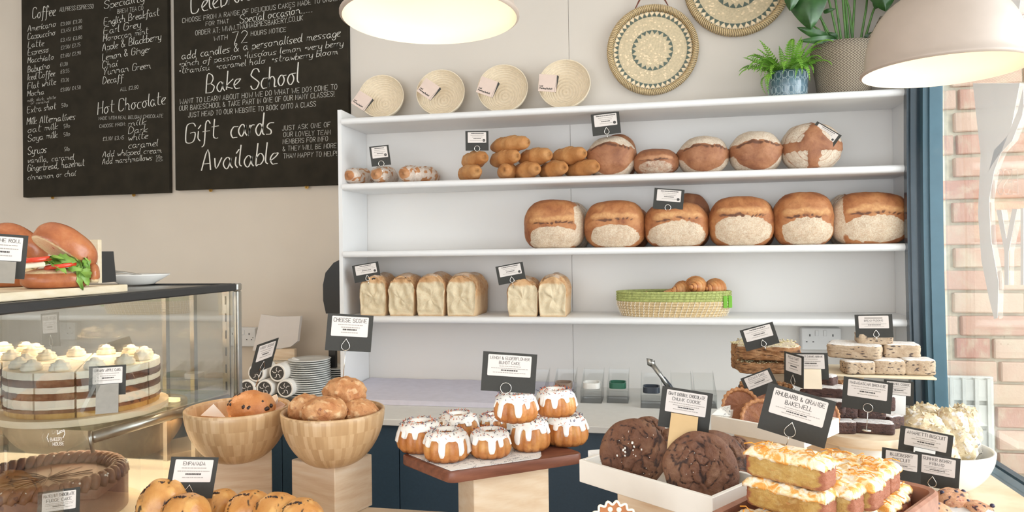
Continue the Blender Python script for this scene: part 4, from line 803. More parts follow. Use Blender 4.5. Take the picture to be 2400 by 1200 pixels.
for i in range(78):
    a = rr.uniform(0, 2*PI); k = i % 3
    if i < 3: o = fr[k].build('frond', M_['fern'], t); fo.append(o)
    else: o = fo[k].copy(); COL.objects.link(o); o.parent = t
    if i < 12: a = PI+rr.uniform(-.6, .75)
    up = rr.uniform(-.35, .95) if i < 34 else rr.uniform(.2, 1.15); o.location = (R_*.35*math.cos(a), R_*.35*math.sin(a), Hh*.9); s_ = rr.uniform(.85, 1.38); 
    if math.sin(a) > .3: s_ *= .55
    o.rotation_euler = (rr.uniform(-.3, .3), -up*.7+.25, a); o.scale = (s_, s_, s_)
# ------------------------------------------------------------------ large-leaved plant in woven basket
p = at_y(1978, 200, -.14); t = thing('potted_plant', 'tall dark large-leaved plant in a zigzag woven basket beside the lamp', 'plant', (p[0], -.135, ZS[0])); Rt = px(73, p); Rb = px(57, p); Hh = px(120, p)
g = G(); g.lathe([(0, 0), (Rb*.95, 0), (Rb, .004), (Rb*1.08, Hh*.35), (Rt*.97, Hh*.8), (Rt, Hh), (Rt*.95, Hh), (Rt*.9, Hh*.85), (0, Hh*.84)], 48); g.build('basket', M_['jute'], t, smooth=True)
g = G(); 
g.tube([(Rt*.55, -Rt*.75, Hh*.97), (Rt*.75, -Rt*.7, Hh*1.12), (Rt*1.02, -Rt*.5, Hh*1.42), (Rt*1.2, -Rt*.2, Hh*1.3), (Rt*1.0, 0, Hh*.95)], .009, 8); g.build('basket_handle', M_['jute'], t, smooth=True)
g = G(); g.lathe([(0, Hh*.85), (Rt*.88, Hh*.86), (Rt*.3, Hh*.9), (0, Hh*.9)], 16); g.build('soil', M_['soil'], t)
def leaf(L, W, seed):
    g = G(); n = 12; V = []
    for i in range(n+1):
        s = i/n; wv = W*math.sin(PI*s**.75)**.75*.5+1e-4; zc = -.18*L*s*s
        for q, k in ((-1, .0), (-.5, .012), (0, 0), (.5, .012), (1, .0)): V.append((L*s, wv*q, zc-abs(q)*W*.10+k*.6))
    g.add(V, [(5*i+j, 5*i+5+j, 5*i+6+j, 5*i+1+j) for i in range(n) for j in range(4)]); return g
oz = np.array([p[0], -.135, ZS[0]])
stems = [((1955, 88), (1915, 20), (1870, -60)), ((1975, 85), (1958, 0), (1950, -120)), ((1985, 88), (1975, 0), (1965, -140)), ((1995, 85), (2003, 0), (2004, -120)), ((2000, 85), (1990, 20), (1960, -80)), ((2012, 85), (2030, 20), (2040, -90)), ((2018, 85), (2045, 30), (2062, -10)), ((1965, 90), (1925, 45), (1890, 10)), ((1945, 90), (1920, 70), (1905, 60)), ((1990, 88), (1982, 10), (1975, -150)), ((1970, 86), (1945, 10), (1925, -60))]
ends = []
for a, b, c in stems:
    ya, yb = -.135, -.15; A_ = at_y(*a, ya)-oz; B_ = at_y(*b, yb)-oz; C_ = at_y(*c, -.16)-oz; A_[2] = Hh*.86; g = G(); g.tube([A_, A_*.6+B_*.4+[0, 0, .004], B_, C_], [.0052, .0045, .004, .003], 7); g.build('stem', M_['stem'], t, smooth=True); ends.append(C_)
def leaf_px(b0, b1, wpx, y0, y1, fold=.25, bend=.12):
    A_, B_ = at_y(*b0, y0)-oz, at_y(*b1, y1)-oz; ax = B_-A_; L = np.linalg.norm(ax); ax /= L; vw = -ray((b0[0]+b1[0])/2, (b0[1]+b1[1])/2); vw /= np.linalg.norm(vw); sd = np.cross(ax, vw); sd /= np.linalg.norm(sd); nr = np.cross(sd, ax); W_ = px(wpx, dep(A_+oz))/2; V = []; n = 14
    for i in range(n+1):
        s = i/n; wv = W_*(math.sin(PI*min(1, s**.62))**.7) if 0 < s < 1 else .0004
        for q in (-1, -.6, -.25, 0, .25, .6, 1): V.append(A_+ax*(L*(s-.12*(abs(q)**2)*(1-s)*(s < .4)))+sd*wv*q+nr*(-fold*W_*abs(q)**1.3+bend*L*math.sin(PI*s)))
    g = G(); g.add(V, [(7*i+j, 7*i+7+j, 7*i+8+j, 7*i+1+j) for i in range(n) for j in range(6)]); g.build('leaf', M_['mons'], t, smooth=True)
leaf_px((1885, -60), (1900, 64), 96, -.20, -.24); leaf_px((1915, -70), (1912, 50), 60, -.17, -.20, .3); leaf_px((1870, -110), (1852, 22), 70, -.22, -.26)
leaf_px((2060, -90), (2075, 22), 90, -.19, -.23); leaf_px((2090, -70), (2052, 18), 60, -.16, -.2); leaf_px((1965, -160), (1955, -40), 100, -.16, -.2); leaf_px((2010, -150), (2020, -30), 100, -.14, -.18)
leaf_px((1935, 88), (1868, 64), 22, -.19, -.21, .2); leaf_px((1948, 92), (1872, 96), 18, -.2, -.22, .2); leaf_px((1932, 28), (1958, 20), 10, -.15, -.16, .2); leaf_px((1960, 88), (1940, 76), 14, -.17, -.17, .2); leaf_px((2030, 95), (2052, 75), 22, -.16, -.17, .2)
# ------------------------------------------------------------------ croissants and green basket
def croissant(L, r, seed):
    n, ns = 36, 16; V = []; A = []; rr = random.Random(seed)
    for i in range(n+1):
        t = i/n; a = (t-.5)*2.3; R0 = L*.42; c = np.array([R0*math.sin(a), -R0*math.cos(a)+R0*.6, 0]); rad = r*(math.sin(PI*(t*.92+.04))**.9); st = (abs(t-.5)*11) % 1; rad *= 1+.24*(1-st)
        T = np.array([math.cos(a), math.sin(a), 0]); Nn = np.array([-math.sin(a), math.cos(a), 0])
        for j in range(ns): b = 2*PI*j/ns; V.append(c+Nn*rad*math.cos(b)+np.array([0, 0, rad*.92*math.sin(b)+r*.85])); A.append([0, (st > .86)*.8, (1-st)*.6, 0])
    F = [(i*ns+j, (i+1)*ns+j, (i+1)*ns+(j+1) % ns, i*ns+(j+1) % ns) for i in range(n) for j in range(ns)]+[tuple(range(ns)), tuple(n*ns+j for j in range(ns))[::-1]]
    g = G(); g.add(V, F, 0, np.array(A)); return g
BY = -.15; c = at_y(1578, 725, BY); bxc = np.array([c[0], BY, ZS[3]]); RX = px(128, c); RY = .095; BH = px(58, c)
t = thing('oval_basket', 'oval green and natural seagrass basket of croissants on the bottom shelf', 'basket', bxc); nc = 10
for part in range(2):
    g = G()
    for k in (range(6) if part == 0 else range(6, nc)):
        z = BH*(k+.5)/nc; s = .93+.07*min(1, k/4)
        g.tube([(RX*s*math.cos(a), RY*s*math.sin(a), z) for a in np.linspace(0, 2*PI, 56, endpoint=False)], BH/nc*.62, 6, closed=True)
    if part == 0: g.lathe([(0, .001), (1, .001), (1, .006), (0, .006)], 40, M=np.diag([RX*.93, RY*.93, 1, 1]))
    g.build('natural_wall' if part == 0 else 'green_rim', M_['rope' if part == 0 else 'green_l'], t, smooth=True)
for part, (k0, k1, mt, nn) in enumerate(((0, 6, 'stitch', 64), (6, 10, 'green_l', 64))):
    g = G()
    for i in range(nn):
        a = 2*PI*i/nn
        for k in range(k0, k1): 
            z0, z1 = BH*(k+.1)/nc, BH*(k+.95)/nc; s = .93+.07*min(1, k/4); e = BH/nc*.62+.0006; a1 = a+.012*k
            g.tube([((RX*s+e*.7)*math.cos(a1), (RY*s+e*.7)*math.sin(a1), z0), ((RX*s+e+.0006)*math.cos(a1+.008), (RY*s+e+.0006)*math.sin(a1+.008), (z0+z1)/2), ((RX*s+e*.7)*math.cos(a1+.018), (RY*s+e*.7)*math.sin(a1+.018), z1)], .0011 if part == 0 else .0008, 4)
    stuff(g.build('stitches', M_[mt], t))
a = -.35; g = G(); g.box((RX*.86, -RY*.62, BH*.34), (RX*.93, -RY*.56, BH*.82), 0, .002); g.box((RX*.95, -RY*.42, BH*.34), (RX*1.02, -RY*.34, BH*.82), 0, .002); g.build('green_tab', M_['lime'], t)
for (u, v, y, rz, L, r, lab) in [(1512, 697, -.15, .3, .12, .026, 'croissant lying low at the left of the green basket'), (1588, 676, -.13, 1.2, .13, .032, 'croissant second from the left in the basket, horn forward'), (1616, 668, -.155, 1.75, .14, .036, 'largest croissant in the middle of the green basket'), (1663, 672, -.13, 1.4, .13, .034, 'croissant at the right of the green basket'), (1565, 690, -.16, .8, .11, .024, 'small croissant end between the low and the tall croissants')]:
    q = at_y(u, v, y); put(croissant(L, r, u), 'croissant', M_['crois'], lab, 'croissant', (q[0], y, max(q[2]-r*1.0, ZS[3]+.012)), rz=rz, group='croissants in the green basket')
# ================================================================== items on the worktop at the left
M_['goldp'] = plain('pale_brushed_gold', 'd9b98a', .35, .6, var=.04)
def prop(v): return np.array(v, float)
p = at_z(712, 925, ZC); pd = px(50, at_z(712, 905, ZC)); 
def plate_stack(u, v, R_px, n, lab, grp, y=None):
    c = at_z(u, v, ZC); R_ = px(R_px, c); cy = c[1]+R_*.62; g = G(); prof = [(0, .002), (R_*.55, .0), (R_*.6, .003), (R_*.97, .0055), (R_, .0075), (R_*.97, .0085), (R_*.6, .006), (0, .005)]
    g.lathe(prof, 40); o0 = g.build('side_plate', M_['plate'], None, smooth=True); pit = .0088
    for k in range(n):
        o = o0 if k == 0 else o0.copy()
        if k: COL.objects.link(o)
        o.location = (c[0]+random.Random(k).uniform(-.002, .002), cy, ZC+.0005+k*pit); tag(o, 'white side plate, '+['topmost', 'second from the top', 'third from the top', 'fourth from the top', 'fifth from the top', 'sixth from the top', 'seventh from the top', 'eighth from the top', 'ninth from the top', 'tenth from the top', 'eleventh from the top', 'twelfth from the top', 'thirteenth from the top', 'third from the bottom', 'second from the bottom', 'bottom one'][n-1-k]+lab, 'plate', grp)
plate_stack(711, 926, 50, 16, ' of the taller front stack of plates', 'front stack of white plates')
plate_stack(775, 912, 46, 10, ' of the shorter rear stack of plates', 'rear stack of white plates')
t = thing('menu_card', 'large cream folded card standing against the wall behind the plates', 'card', at_y(648, 830, -.12)); g = G(); o = np.array(t.location); Q = [(612, 737), (648, 742), (704, 741), (697, 800), (682, 812), (655, 818), (592, 822)]
V = [at_y(u, v, -.12)-o for u, v in Q]; V += [q+np.array([.004, .012, 0]) for q in V]; n = 7; g.add(V, [tuple(range(n))[::-1], tuple(range(n, 2*n))]+[(i, (i+1) % n, (i+1) % n+n, i+n) for i in range(n)]); g.build('card', M_['paper'], t)
a, b = at_y(600, 822, -.12)-o, at_y(690, 822, -.12)-o; bx('easel_foot', (a[0], .0, ZC-o[2]), (b[0], .02, a[2]+.01), M_['pine'], t)
# mesh caddy with napkin rolls
c = at_z(640, 928, ZC); t = thing('mesh_caddy', 'cream mesh caddy with rounded rim behind the napkin rolls', 'caddy', (c[0]-.03, c[1]+.12, ZC)); w_ = px(120, c)
g = G()
for s_ in (0, 1):
    P = [(w_/2*(.86+.14*s_*0)*math.copysign(abs(math.cos(a))**.4, math.cos(a)), .05*math.copysign(abs(math.sin(a))**.4, math.sin(a)), 0) for a in np.linspace(0, 2*PI, 32, endpoint=False)]
H_ = .12; V = [(x*.9, y*.9, .001) for x, y, _ in P]+[(x, y, H_) for x, y, _ in P]+[(x*.96, y*.94, H_) for x, y, _ in P]+[(x*.87, y*.87, .004) for x, y, _ in P]; n = 32
g.add(V, [(k*n+i, k*n+(i+1) % n, (k+1)*n+(i+1) % n, (k+1)*n+i) for k in range(3) for i in range(n)]+[tuple(range(n))[::-1], tuple(range(3*n, 4*n))]); g.build('mesh_body', M_['mesh'], t)
g = G(); g.tube([(x*.98, y*.98, H_) for x, y, _ in P], .004, 6, closed=True); g.build('rim', M_['pine'], t, smooth=True)
g = G(); g.tube([(w_*.3, -.03, H_), (w_*.42, -.055, H_*1.15), (w_*.62, -.06, H_*1.02), (w_*.70, -.055, H_*.66)], [.003, .011, .013, .010], 8); g.build('white_strap', M_['ceramic'], t, smooth=True)
for k, (u, v) in enumerate([(578, 905), (620, 903), (668, 903), (600, 880), (650, 878)]):
    q = at_z(u, 932, ZC); r = px(21, q); zc = ZC+r*1.0+(.0 if k < 3 else r*1.75); y = q[1]+.0; x = at_y(u, v, y)[0]
    tt = thing('napkin_roll', ['leftmost bottom', 'middle bottom', 'rightmost bottom', 'upper left', 'upper right'][k]+' patterned paper roll with round black stamp on its end', 'roll', (x, y, zc), 0, 'stamped paper rolls beside the plates')
    g = G(); g.lathe([(0, 0), (r*.96, 0), (r, .002), (r, .10), (0, .10)], 24, M=TR(rx=-PI/2)); g.build('paper_roll', M_['wpaper'], tt, auto=.6)
    g = G(); g.lathe([(0, 0), (r*.8, 0), (r*.8, .0008), (0, .0008)], 20, M=TR(0, -.0009, 0, rx=-PI/2)); g.build('black_stamp', M_['ink'], tt); g = G()
    for a in (.5, 1.6, 2.8, 4.2, 5.3): g.tube([(r*.15*math.cos(a), -.0013, r*.15*math.sin(a)), (r*.4*math.cos(a+.3), -.0013, r*.4*math.sin(a+.3)), (r*.62*math.cos(a), -.0013, r*.62*math.sin(a))], r*.045, 4)
    g.build('stamp_lines', M_['paper'], tt)
c = at_z(625, 941, ZC); t = thing('bread_knife', 'long pale board-like slicer with dark end lying in front of the plates', 'slicer', (c[0], c[1]-.005, ZC)); bx('blade', (-.12, -.02, .0005), (.085, .02, .016), M_['steel'], t, .003); bx('handle_end', (.086, -.022, .0005), (.125, .022, .019), M_['blackmet'], t, .005)
a = at_y(757, 680, -.16); t = thing('till_screen', 'black rounded screen edge behind the left side of the shelf unit', 'screen', (a[0], -.16, at_y(770, 735, -.16)[2])); zt = at_y(795, 612, -.16)[2]-t.location[2]; g = G(); W_ = .105
P = [(.012, 0), (.0, zt*.25), (.0, zt*.55), (.012, zt*.78), (.05, zt*.97), (W_-.03, zt*1.02), (W_-.03, 0)]; g.prism(P, 0, .03); g.build('screen', M_['blackmet'], t)
bx('stand', (.02, .005, ZC-t.location[2]), (.05, .025, .001), M_['blackmet'], t)
# clear bins
bins = [(1250, None, 'plain'), (1318, 'ringb', 'brown lid ring'), (1385, 'ringw', 'white lid ring'), (1447, 'ringg', 'green lid ring'), (1527, 'ringk', 'dark lid ring'), (1600, None, 'clear, behind the cookie card'), (1655, None, 'clear, at the right end')]
for k, (u, col, lab) in enumerate(bins):
    c = at_z(u, 945 if k < 4 else 957, ZC); w_ = px(50, c); t = thing('clear_bin', 'clear slant-front plastic bin on the worktop, '+{0: 'leftmost, beside the bundt card', 1: 'with brown lid ring', 2: 'with white lid ring', 3: 'with green lid ring', 4: 'with dark lid ring', 5: 'behind the cookie card', 6: 'at the right end of the row'}[k], 'bin', (c[0], c[1], ZC), 0, 'clear bins in a row on the worktop')
    h1, h2, D_ = .046, .105, .13; T_ = .002; g = G()
    g.box((-w_/2, 0, 0), (w_/2, D_, T_)); g.box((-w_/2, 0, T_), (w_/2, T_, h1)); g.box((-w_/2, D_, T_), (w_/2, D_+T_, h2))
    for sx in (-1, 1):
        Pp = [(0, 0), (D_, 0), (D_+.05, h2), (.0, h1)]; x0 = sx*w_/2; x1 = x0-sx*T_; V = [(x0, y, z) for y, z in Pp]+[(x1, y, z) for y, z in Pp]; g.add(V, [(0, 1, 2, 3), (7, 6, 5, 4)]+[(i, (i+1) % 4, (i+1) % 4+4, i+4) for i in range(4)])
    g.box((-w_*.46, .004, h1*.35), (w_*.46, .03, h1*.38)); g.build('bin_body', M_['acryl'], t)
    g = G(); P = [(w_*.56*s1, s2, h1+.0025) for s1, s2 in ((-1, -.005), (1, -.005))]; g.tube([(-w_/2, -.001, h1), (w_/2, -.001, h1)], .0022, 6); g.tube([(-w_/2, -.001, .002), (w_/2, -.001, .002)], .0014, 6); g.build('bin_lip', M_['acryl'], t)
    if col:
        g = G(); r = w_*.40
        P = [(r*math.copysign(abs(math.cos(a))**.55, math.cos(a)), .05+.036*math.copysign(abs(math.sin(a))**.55, math.sin(a)), h1+.004) for a in np.linspace(0, 2*PI, 28, endpoint=False)]; n = 28
        V = [(x, y, z) for x, y, z in P]+[(x, y, z+.021) for x, y, z in P]+[(x*.86, (y-.05)*.86+.05, z+.021) for x, y, z in P]+[(x*.86, (y-.05)*.86+.05, z) for x, y, z in P]
        g.add(V, [(q*n+i, q*n+(i+1) % n, ((q+1) % 4)*n+(i+1) % n, ((q+1) % 4)*n+i) for q in range(4) for i in range(n)]); g.build('lid_ring', M_[col], t, auto=.7)['label'] = lab
c = at_z(1560, 950, ZC); A_ = at_y(1526, 850, c[1]+.06); B_ = at_y(1582, 925, c[1]+.05); t = thing('tongs', 'steel serving tongs with dark handle standing in a clear bin', 'tongs', B_); A_ = A_-B_
for sg, nm in ((-1, 'front_arm'), (1, 'rear_arm')): g = G(); g.tube([A_*.18+[0, sg*.008, 0], A_*.6+[0, sg*.012, 0], A_*.95+[0, sg*.004, 0]], [.006, .0075, .009], 8); g.build(nm, M_['steel'], t, smooth=True)
g = G(); g.tube([A_*0.02, A_*.25, A_*.52], [.010, .012, .010], 10); g.build('dark_handle', M_['ringk'], t, smooth=True)
g = G(); V = A_*1.0; g.tube([A_*.9, A_*1.0, A_*1.1+[.004, 0, -.002], A_*1.13+[.014, 0, -.01]], [.010, .017, .015, .008], 10); g.build('scalloped_head', M_['steel'], t, smooth=True)
# ================================================================== display tables and blocks
def table(lab, x0, x1, y0, y1):
    t = thing('display_table', lab, 'table', (x0, y0, 0)); bx('tabletop', (0, 0, TB-.03), (x1-x0, y1-y0, TB), M_['pine'], t, .002)
    for a in (.03, x1-x0-.08):
        for b in (.03, y1-y0-.08): bx('leg', (a, b, 0), (a+.05, b+.05, TB-.0305), M_['pine'], t)
table('pale pine display table carrying the wooden blocks in the foreground', .255, 1.2, -2.55, -1.408); table('pale pine window table under the cakes at the right', 1.26, 2.10, -2.55, -.70)
def rbox(name, mat, c, ang, L, W, z0, z1, bev=.0015, par=None, lab=None, cat=None, grp=None):
    g = G(); g.box((-L/2, -W/2, 0), (L/2, W/2, z1-z0), 0, bev); o = g.build(name, mat, par, loc=(float(c[0]), float(c[1]), float(z0)), rot=(0, 0, ang)); 
    if lab: tag(o, lab, cat, grp)
    return o
BG = 'pale pine display blocks'
def dir2(a, b): d = b-a; return math.atan2(d[1], d[0]), float(np.hypot(d[0], d[1]))
ZB1 = 1.021; F_ = at_z(784, 1097, ZB1); L_ = at_z(683, 1077, ZB1); Rr = at_z(887, 1067, ZB1); an, l1 = dir2(L_, F_); ey = np.array([-math.sin(an), math.cos(an), 0]); ex = np.array([math.cos(an), math.sin(an), 0]); w1_ = float((Rr-F_)@ey)
cc = (L_+F_)/2+ey*w1_/2; rbox('display_block', M_['pine'], cc, an, l1, w1_, TB+.0005, ZB1, lab='square pine block under the bowl of cheese scones', cat='block', grp=BG)
P0 = at_z(490, 1074, ZB1); P1 = at_z(637, 1059, ZB1); an, l1 = dir2(P0, P1); ey = np.array([-math.sin(an), math.cos(an), 0]); cc = (P0+P1)/2+ey*.065; rbox('display_block', M_['pine'], cc, an, l1, .13, TB+.0005, ZB1, lab='square pine block under the bowl holding one fruit scone', cat='block', grp=BG); cb1 = cc
# ------------------------------------------------------------------ bamboo bowls and scones
def bowl(lab, u, v, R_px, zr, zb, mat='bamboo', name='wooden_bowl'):
    c = at_z(u, v, zr); R_ = px(R_px, c); H = zr-zb-.0005; o = []; nn = 16
    for i in range(nn+1): a = PI/2*i/nn; o.append((R_*(.30*(1-i/nn)+math.sin(a)**1.0*(1-.30*(1-i/nn))) if i else 0, H*(1-math.cos(a))**1.02))
    o[0] = (0, 0); T_ = .007; inn = [(max(r-T_*(1 if r > T_ else r/T_), 0), min(H-.0002, z+T_*.9)) for r, z in o[::-1]][1:]
    g = G(); g.lathe(o+[(R_-.001, H+.0015), (R_-T_+.001, H+.0015)]+inn, 64, cap=False); ob = g.build(name, M_[mat], None, loc=(float(c[0]), float(c[1]), zb+.0005), smooth=True); tag(ob, lab, 'bowl', 'bamboo bowls of scones' if mat == 'bamboo' else None); return c, R_
c2, R2 = bowl('front right bamboo bowl heaped with cheese scones', 781, 961, 119, 1.142, ZB1); c1, R1 = bowl('left bamboo bowl with one big fruit scone and paper', 558, 954, 118, 1.143, ZB1)
def scone(lab, name, mat, fn, u0, v0, u1, v1, d, seed, grp, dd=.85, rz=0):
    w_ = px(u1-u0, d); h_ = px(v1-v0, d); c = at_d((u0+u1)/2, (v0+v1)/2, d); o = blob(w_, w_*dd, h_, fn, 2.15, 30, 48, .75, 2.5, .02, seed, 11, .02).build(name, M_[mat], None, loc=(c[0], c[1], c[2]-h_/2), rot=(0, 0, rz), smooth=True, attr=True); tag(o, lab, 'scone', grp); return o
dc = dep(c2); SG = 'cheese scones in the bamboo bowl'
scone('cheese scone on top of the heap, pierced by the tall price card', 'cheese_scone', 'scone', fnScone, 757, 884, 858, 950, dc+.03, 1, SG); scone('cheese scone at the left of the heap in the right bowl', 'cheese_scone', 'scone', fnScone, 676, 924, 758, 992, dc-.0, 2, SG)
scone('cheese scone at the front of the heap in the right bowl', 'cheese_scone', 'scone', fnScone, 708, 930, 813, 992, dc-.045, 3, SG); scone('cheese scone at the right of the heap in the right bowl', 'cheese_scone', 'scone', fnScone, 796, 935, 886, 992, dc-.005, 4, SG); scone('cheese scone buried at the back beneath the top scone', 'cheese_scone', 'scone', fnScone, 745, 930, 850, 1000, dc+.055, 5, SG)
o = scone('big glazed fruit scone with dark currants alone in the left bowl', 'fruit_scone', 'fscone', fnFS, 534, 917, 644, 992, dep(c1)-.0, 7, None); rr = random.Random(4); w_ = px(110, dep(c1))/2; h_ = px(75, dep(c1))
for k in range(16):
    a = rr.uniform(PI*1.02, PI*1.98) if k else 3.4; e = rr.uniform(.05, 1.1); x, y, z = w_*math.cos(a)*math.cos(e)*.98, w_*.84*math.sin(a)*math.cos(e)*.98, h_*(.44+.54*math.sin(e)); g = G(); g.lathe([(0, -.004), (.004, -.002), (.005, .001), (.003, .0035), (0, .0045)], 8, M=TR(x, y, z, rx=rr.uniform(0, 3), ry=rr.uniform(0, 3), s=rr.uniform(.8, 1.25))); g.build('currant', M_['currant'], o, smooth=True)
def paper(lab, pts, d, mat='wpaper', name='greaseproof_paper', grp=None):
    o0 = at_d(*pts[0], d); V = [at_d(u, v, d+k)-o0 for (u, v), k in zip(pts, [0, .012, .0, -.008, .006, .01, 0, .004][:len(pts)])]; n = len(V); V += [q+np.array([.0, .0008, .0004]) for q in V]; g = G(); g.add(V, [tuple(range(n))[::-1], tuple(range(n, 2*n))]+[(i, (i+1) % n, (i+1) % n+n, i+n) for i in range(n)]); o = g.build(name, M_[mat], None, loc=[float(q) for q in o0]); tag(o, lab, 'paper', grp); return o
paper('small white paper corner standing up left of the fruit scone', [(470, 974), (500, 947), (528, 978)], dep(c1)+.02); paper('white paper corner curling up right of the fruit scone', [(628, 962), (634, 930), (648, 924), (652, 934), (648, 965)], dep(c1)+.06); paper('brown paper edge behind the fruit scone at the bowl rim', [(640, 985), (636, 960), (655, 940), (668, 948), (664, 980)], dep(c1)+.045, 'pinkcard'); paper('strip of white paper at the front rim of the cheese scone bowl', [(722, 985), (745, 979), (768, 981), (778, 989), (745, 993)], dc-.08)
# ------------------------------------------------------------------ left price cards
d1 = dep(c1); card('narrow turned price card reading FRUIT SCONE above the left bowl', 620, 835, d1+.02, 46, 76, -5, 56, ('FRUIT SCONE',), 'drop', 44, paper=(.12, .88, .07, .60), tsz=.10, pitch=20); card('price card reading CHEESE SCONE on a tall wire', 819, 780, dc+.02, 105, 86, 5.3, 0, ('CHEESE SCONE',), 'drop', 66, rc=.44, tsz=.12)
card('price card reading EMPANADA standing in the pastries at bottom left', 450, 1120, 1.37, 103, 96, 9.5, 4, ('EMPANADA',), 'drop', 18, rc=.47, tsz=.10)
# ------------------------------------------------------------------ bundt board
ZW = 1.043; F_ = at_z(1054, 1109, ZW); L_ = at_z(938, 1064, ZW); Rr = at_z(1368, 1062, ZW); an, lx = dir2(F_, Rr); ex = np.array([math.cos(an), math.sin(an), 0]); ey = np.array([-math.sin(an), math.cos(an), 0]); wy = float((L_-F_)@ey); sk = float((L_-F_)@ex)
t = thing('serving_board', 'dark walnut serving board carrying the iced bundt cakes', 'board', F_-np.array([0, 0, .0225])); g = G(); P = [(0, 0), (lx, 0), (lx+sk*.6, wy), (sk, wy)]; ctr = np.mean(P, 0); Q = []
for i in range(4):
    a = np.array(P[i-1]); b = np.array(P[i]); c = np.array(P[(i+1) % 4]); r = .018; u1 = (a-b)/np.linalg.norm(a-b); u2 = (c-b)/np.linalg.norm(c-b)
    for k in range(5): s = k/4; Q.append(b+(1-s)**2*u1*r+s*s*u2*r)
n = len(Q); V = []
for z, s in ((0, .988), (.003, 1.0), (.0195, 1.0), (.0225, .988)): V += [(*(ctr+(q-ctr)*s), z) for q in Q]
g.add(V, [tuple(range(n))[::-1], tuple(range(3*n, 4*n))]+[(k*n+i, k*n+(i+1) % n, (k+1)*n+(i+1) % n, (k+1)*n+i) for k in range(3) for i in range(n)]); g.build('board', M_['walnut'], t, auto=.5); t.rotation_euler = (0, 0, an)
V = [(lx*.03+sk*.06, wy*.06), (lx*.66, wy*.04), (lx*.70, wy*.12), (lx*.80, wy*.5), (lx*.8, wy*.9), (sk+lx*.05, wy*.93), (sk*.55+.01, wy*.55)]
g = G(); disc_prism(g, V, .0008, TR(z=0)); o = g.build('patterned_paper', M_['greasep'], None, loc=[float(q) for q in F_+np.array([0, 0, .0005])], rot=(0, 0, an)); tag(o, 'black and white patterned paper under the bundt cakes', 'paper')
cc = at_z(1123, 1124, ZW-.0225); cL = at_z(1033, 1112, ZW-.0225); rbox('display_block', M_['pinev'], F_+ex*.155+ey*.085, an-.05, .175, .115, TB+.0005, ZW-.023, lab='pine block under the walnut board of bundt cakes', cat='block', grp=BG)
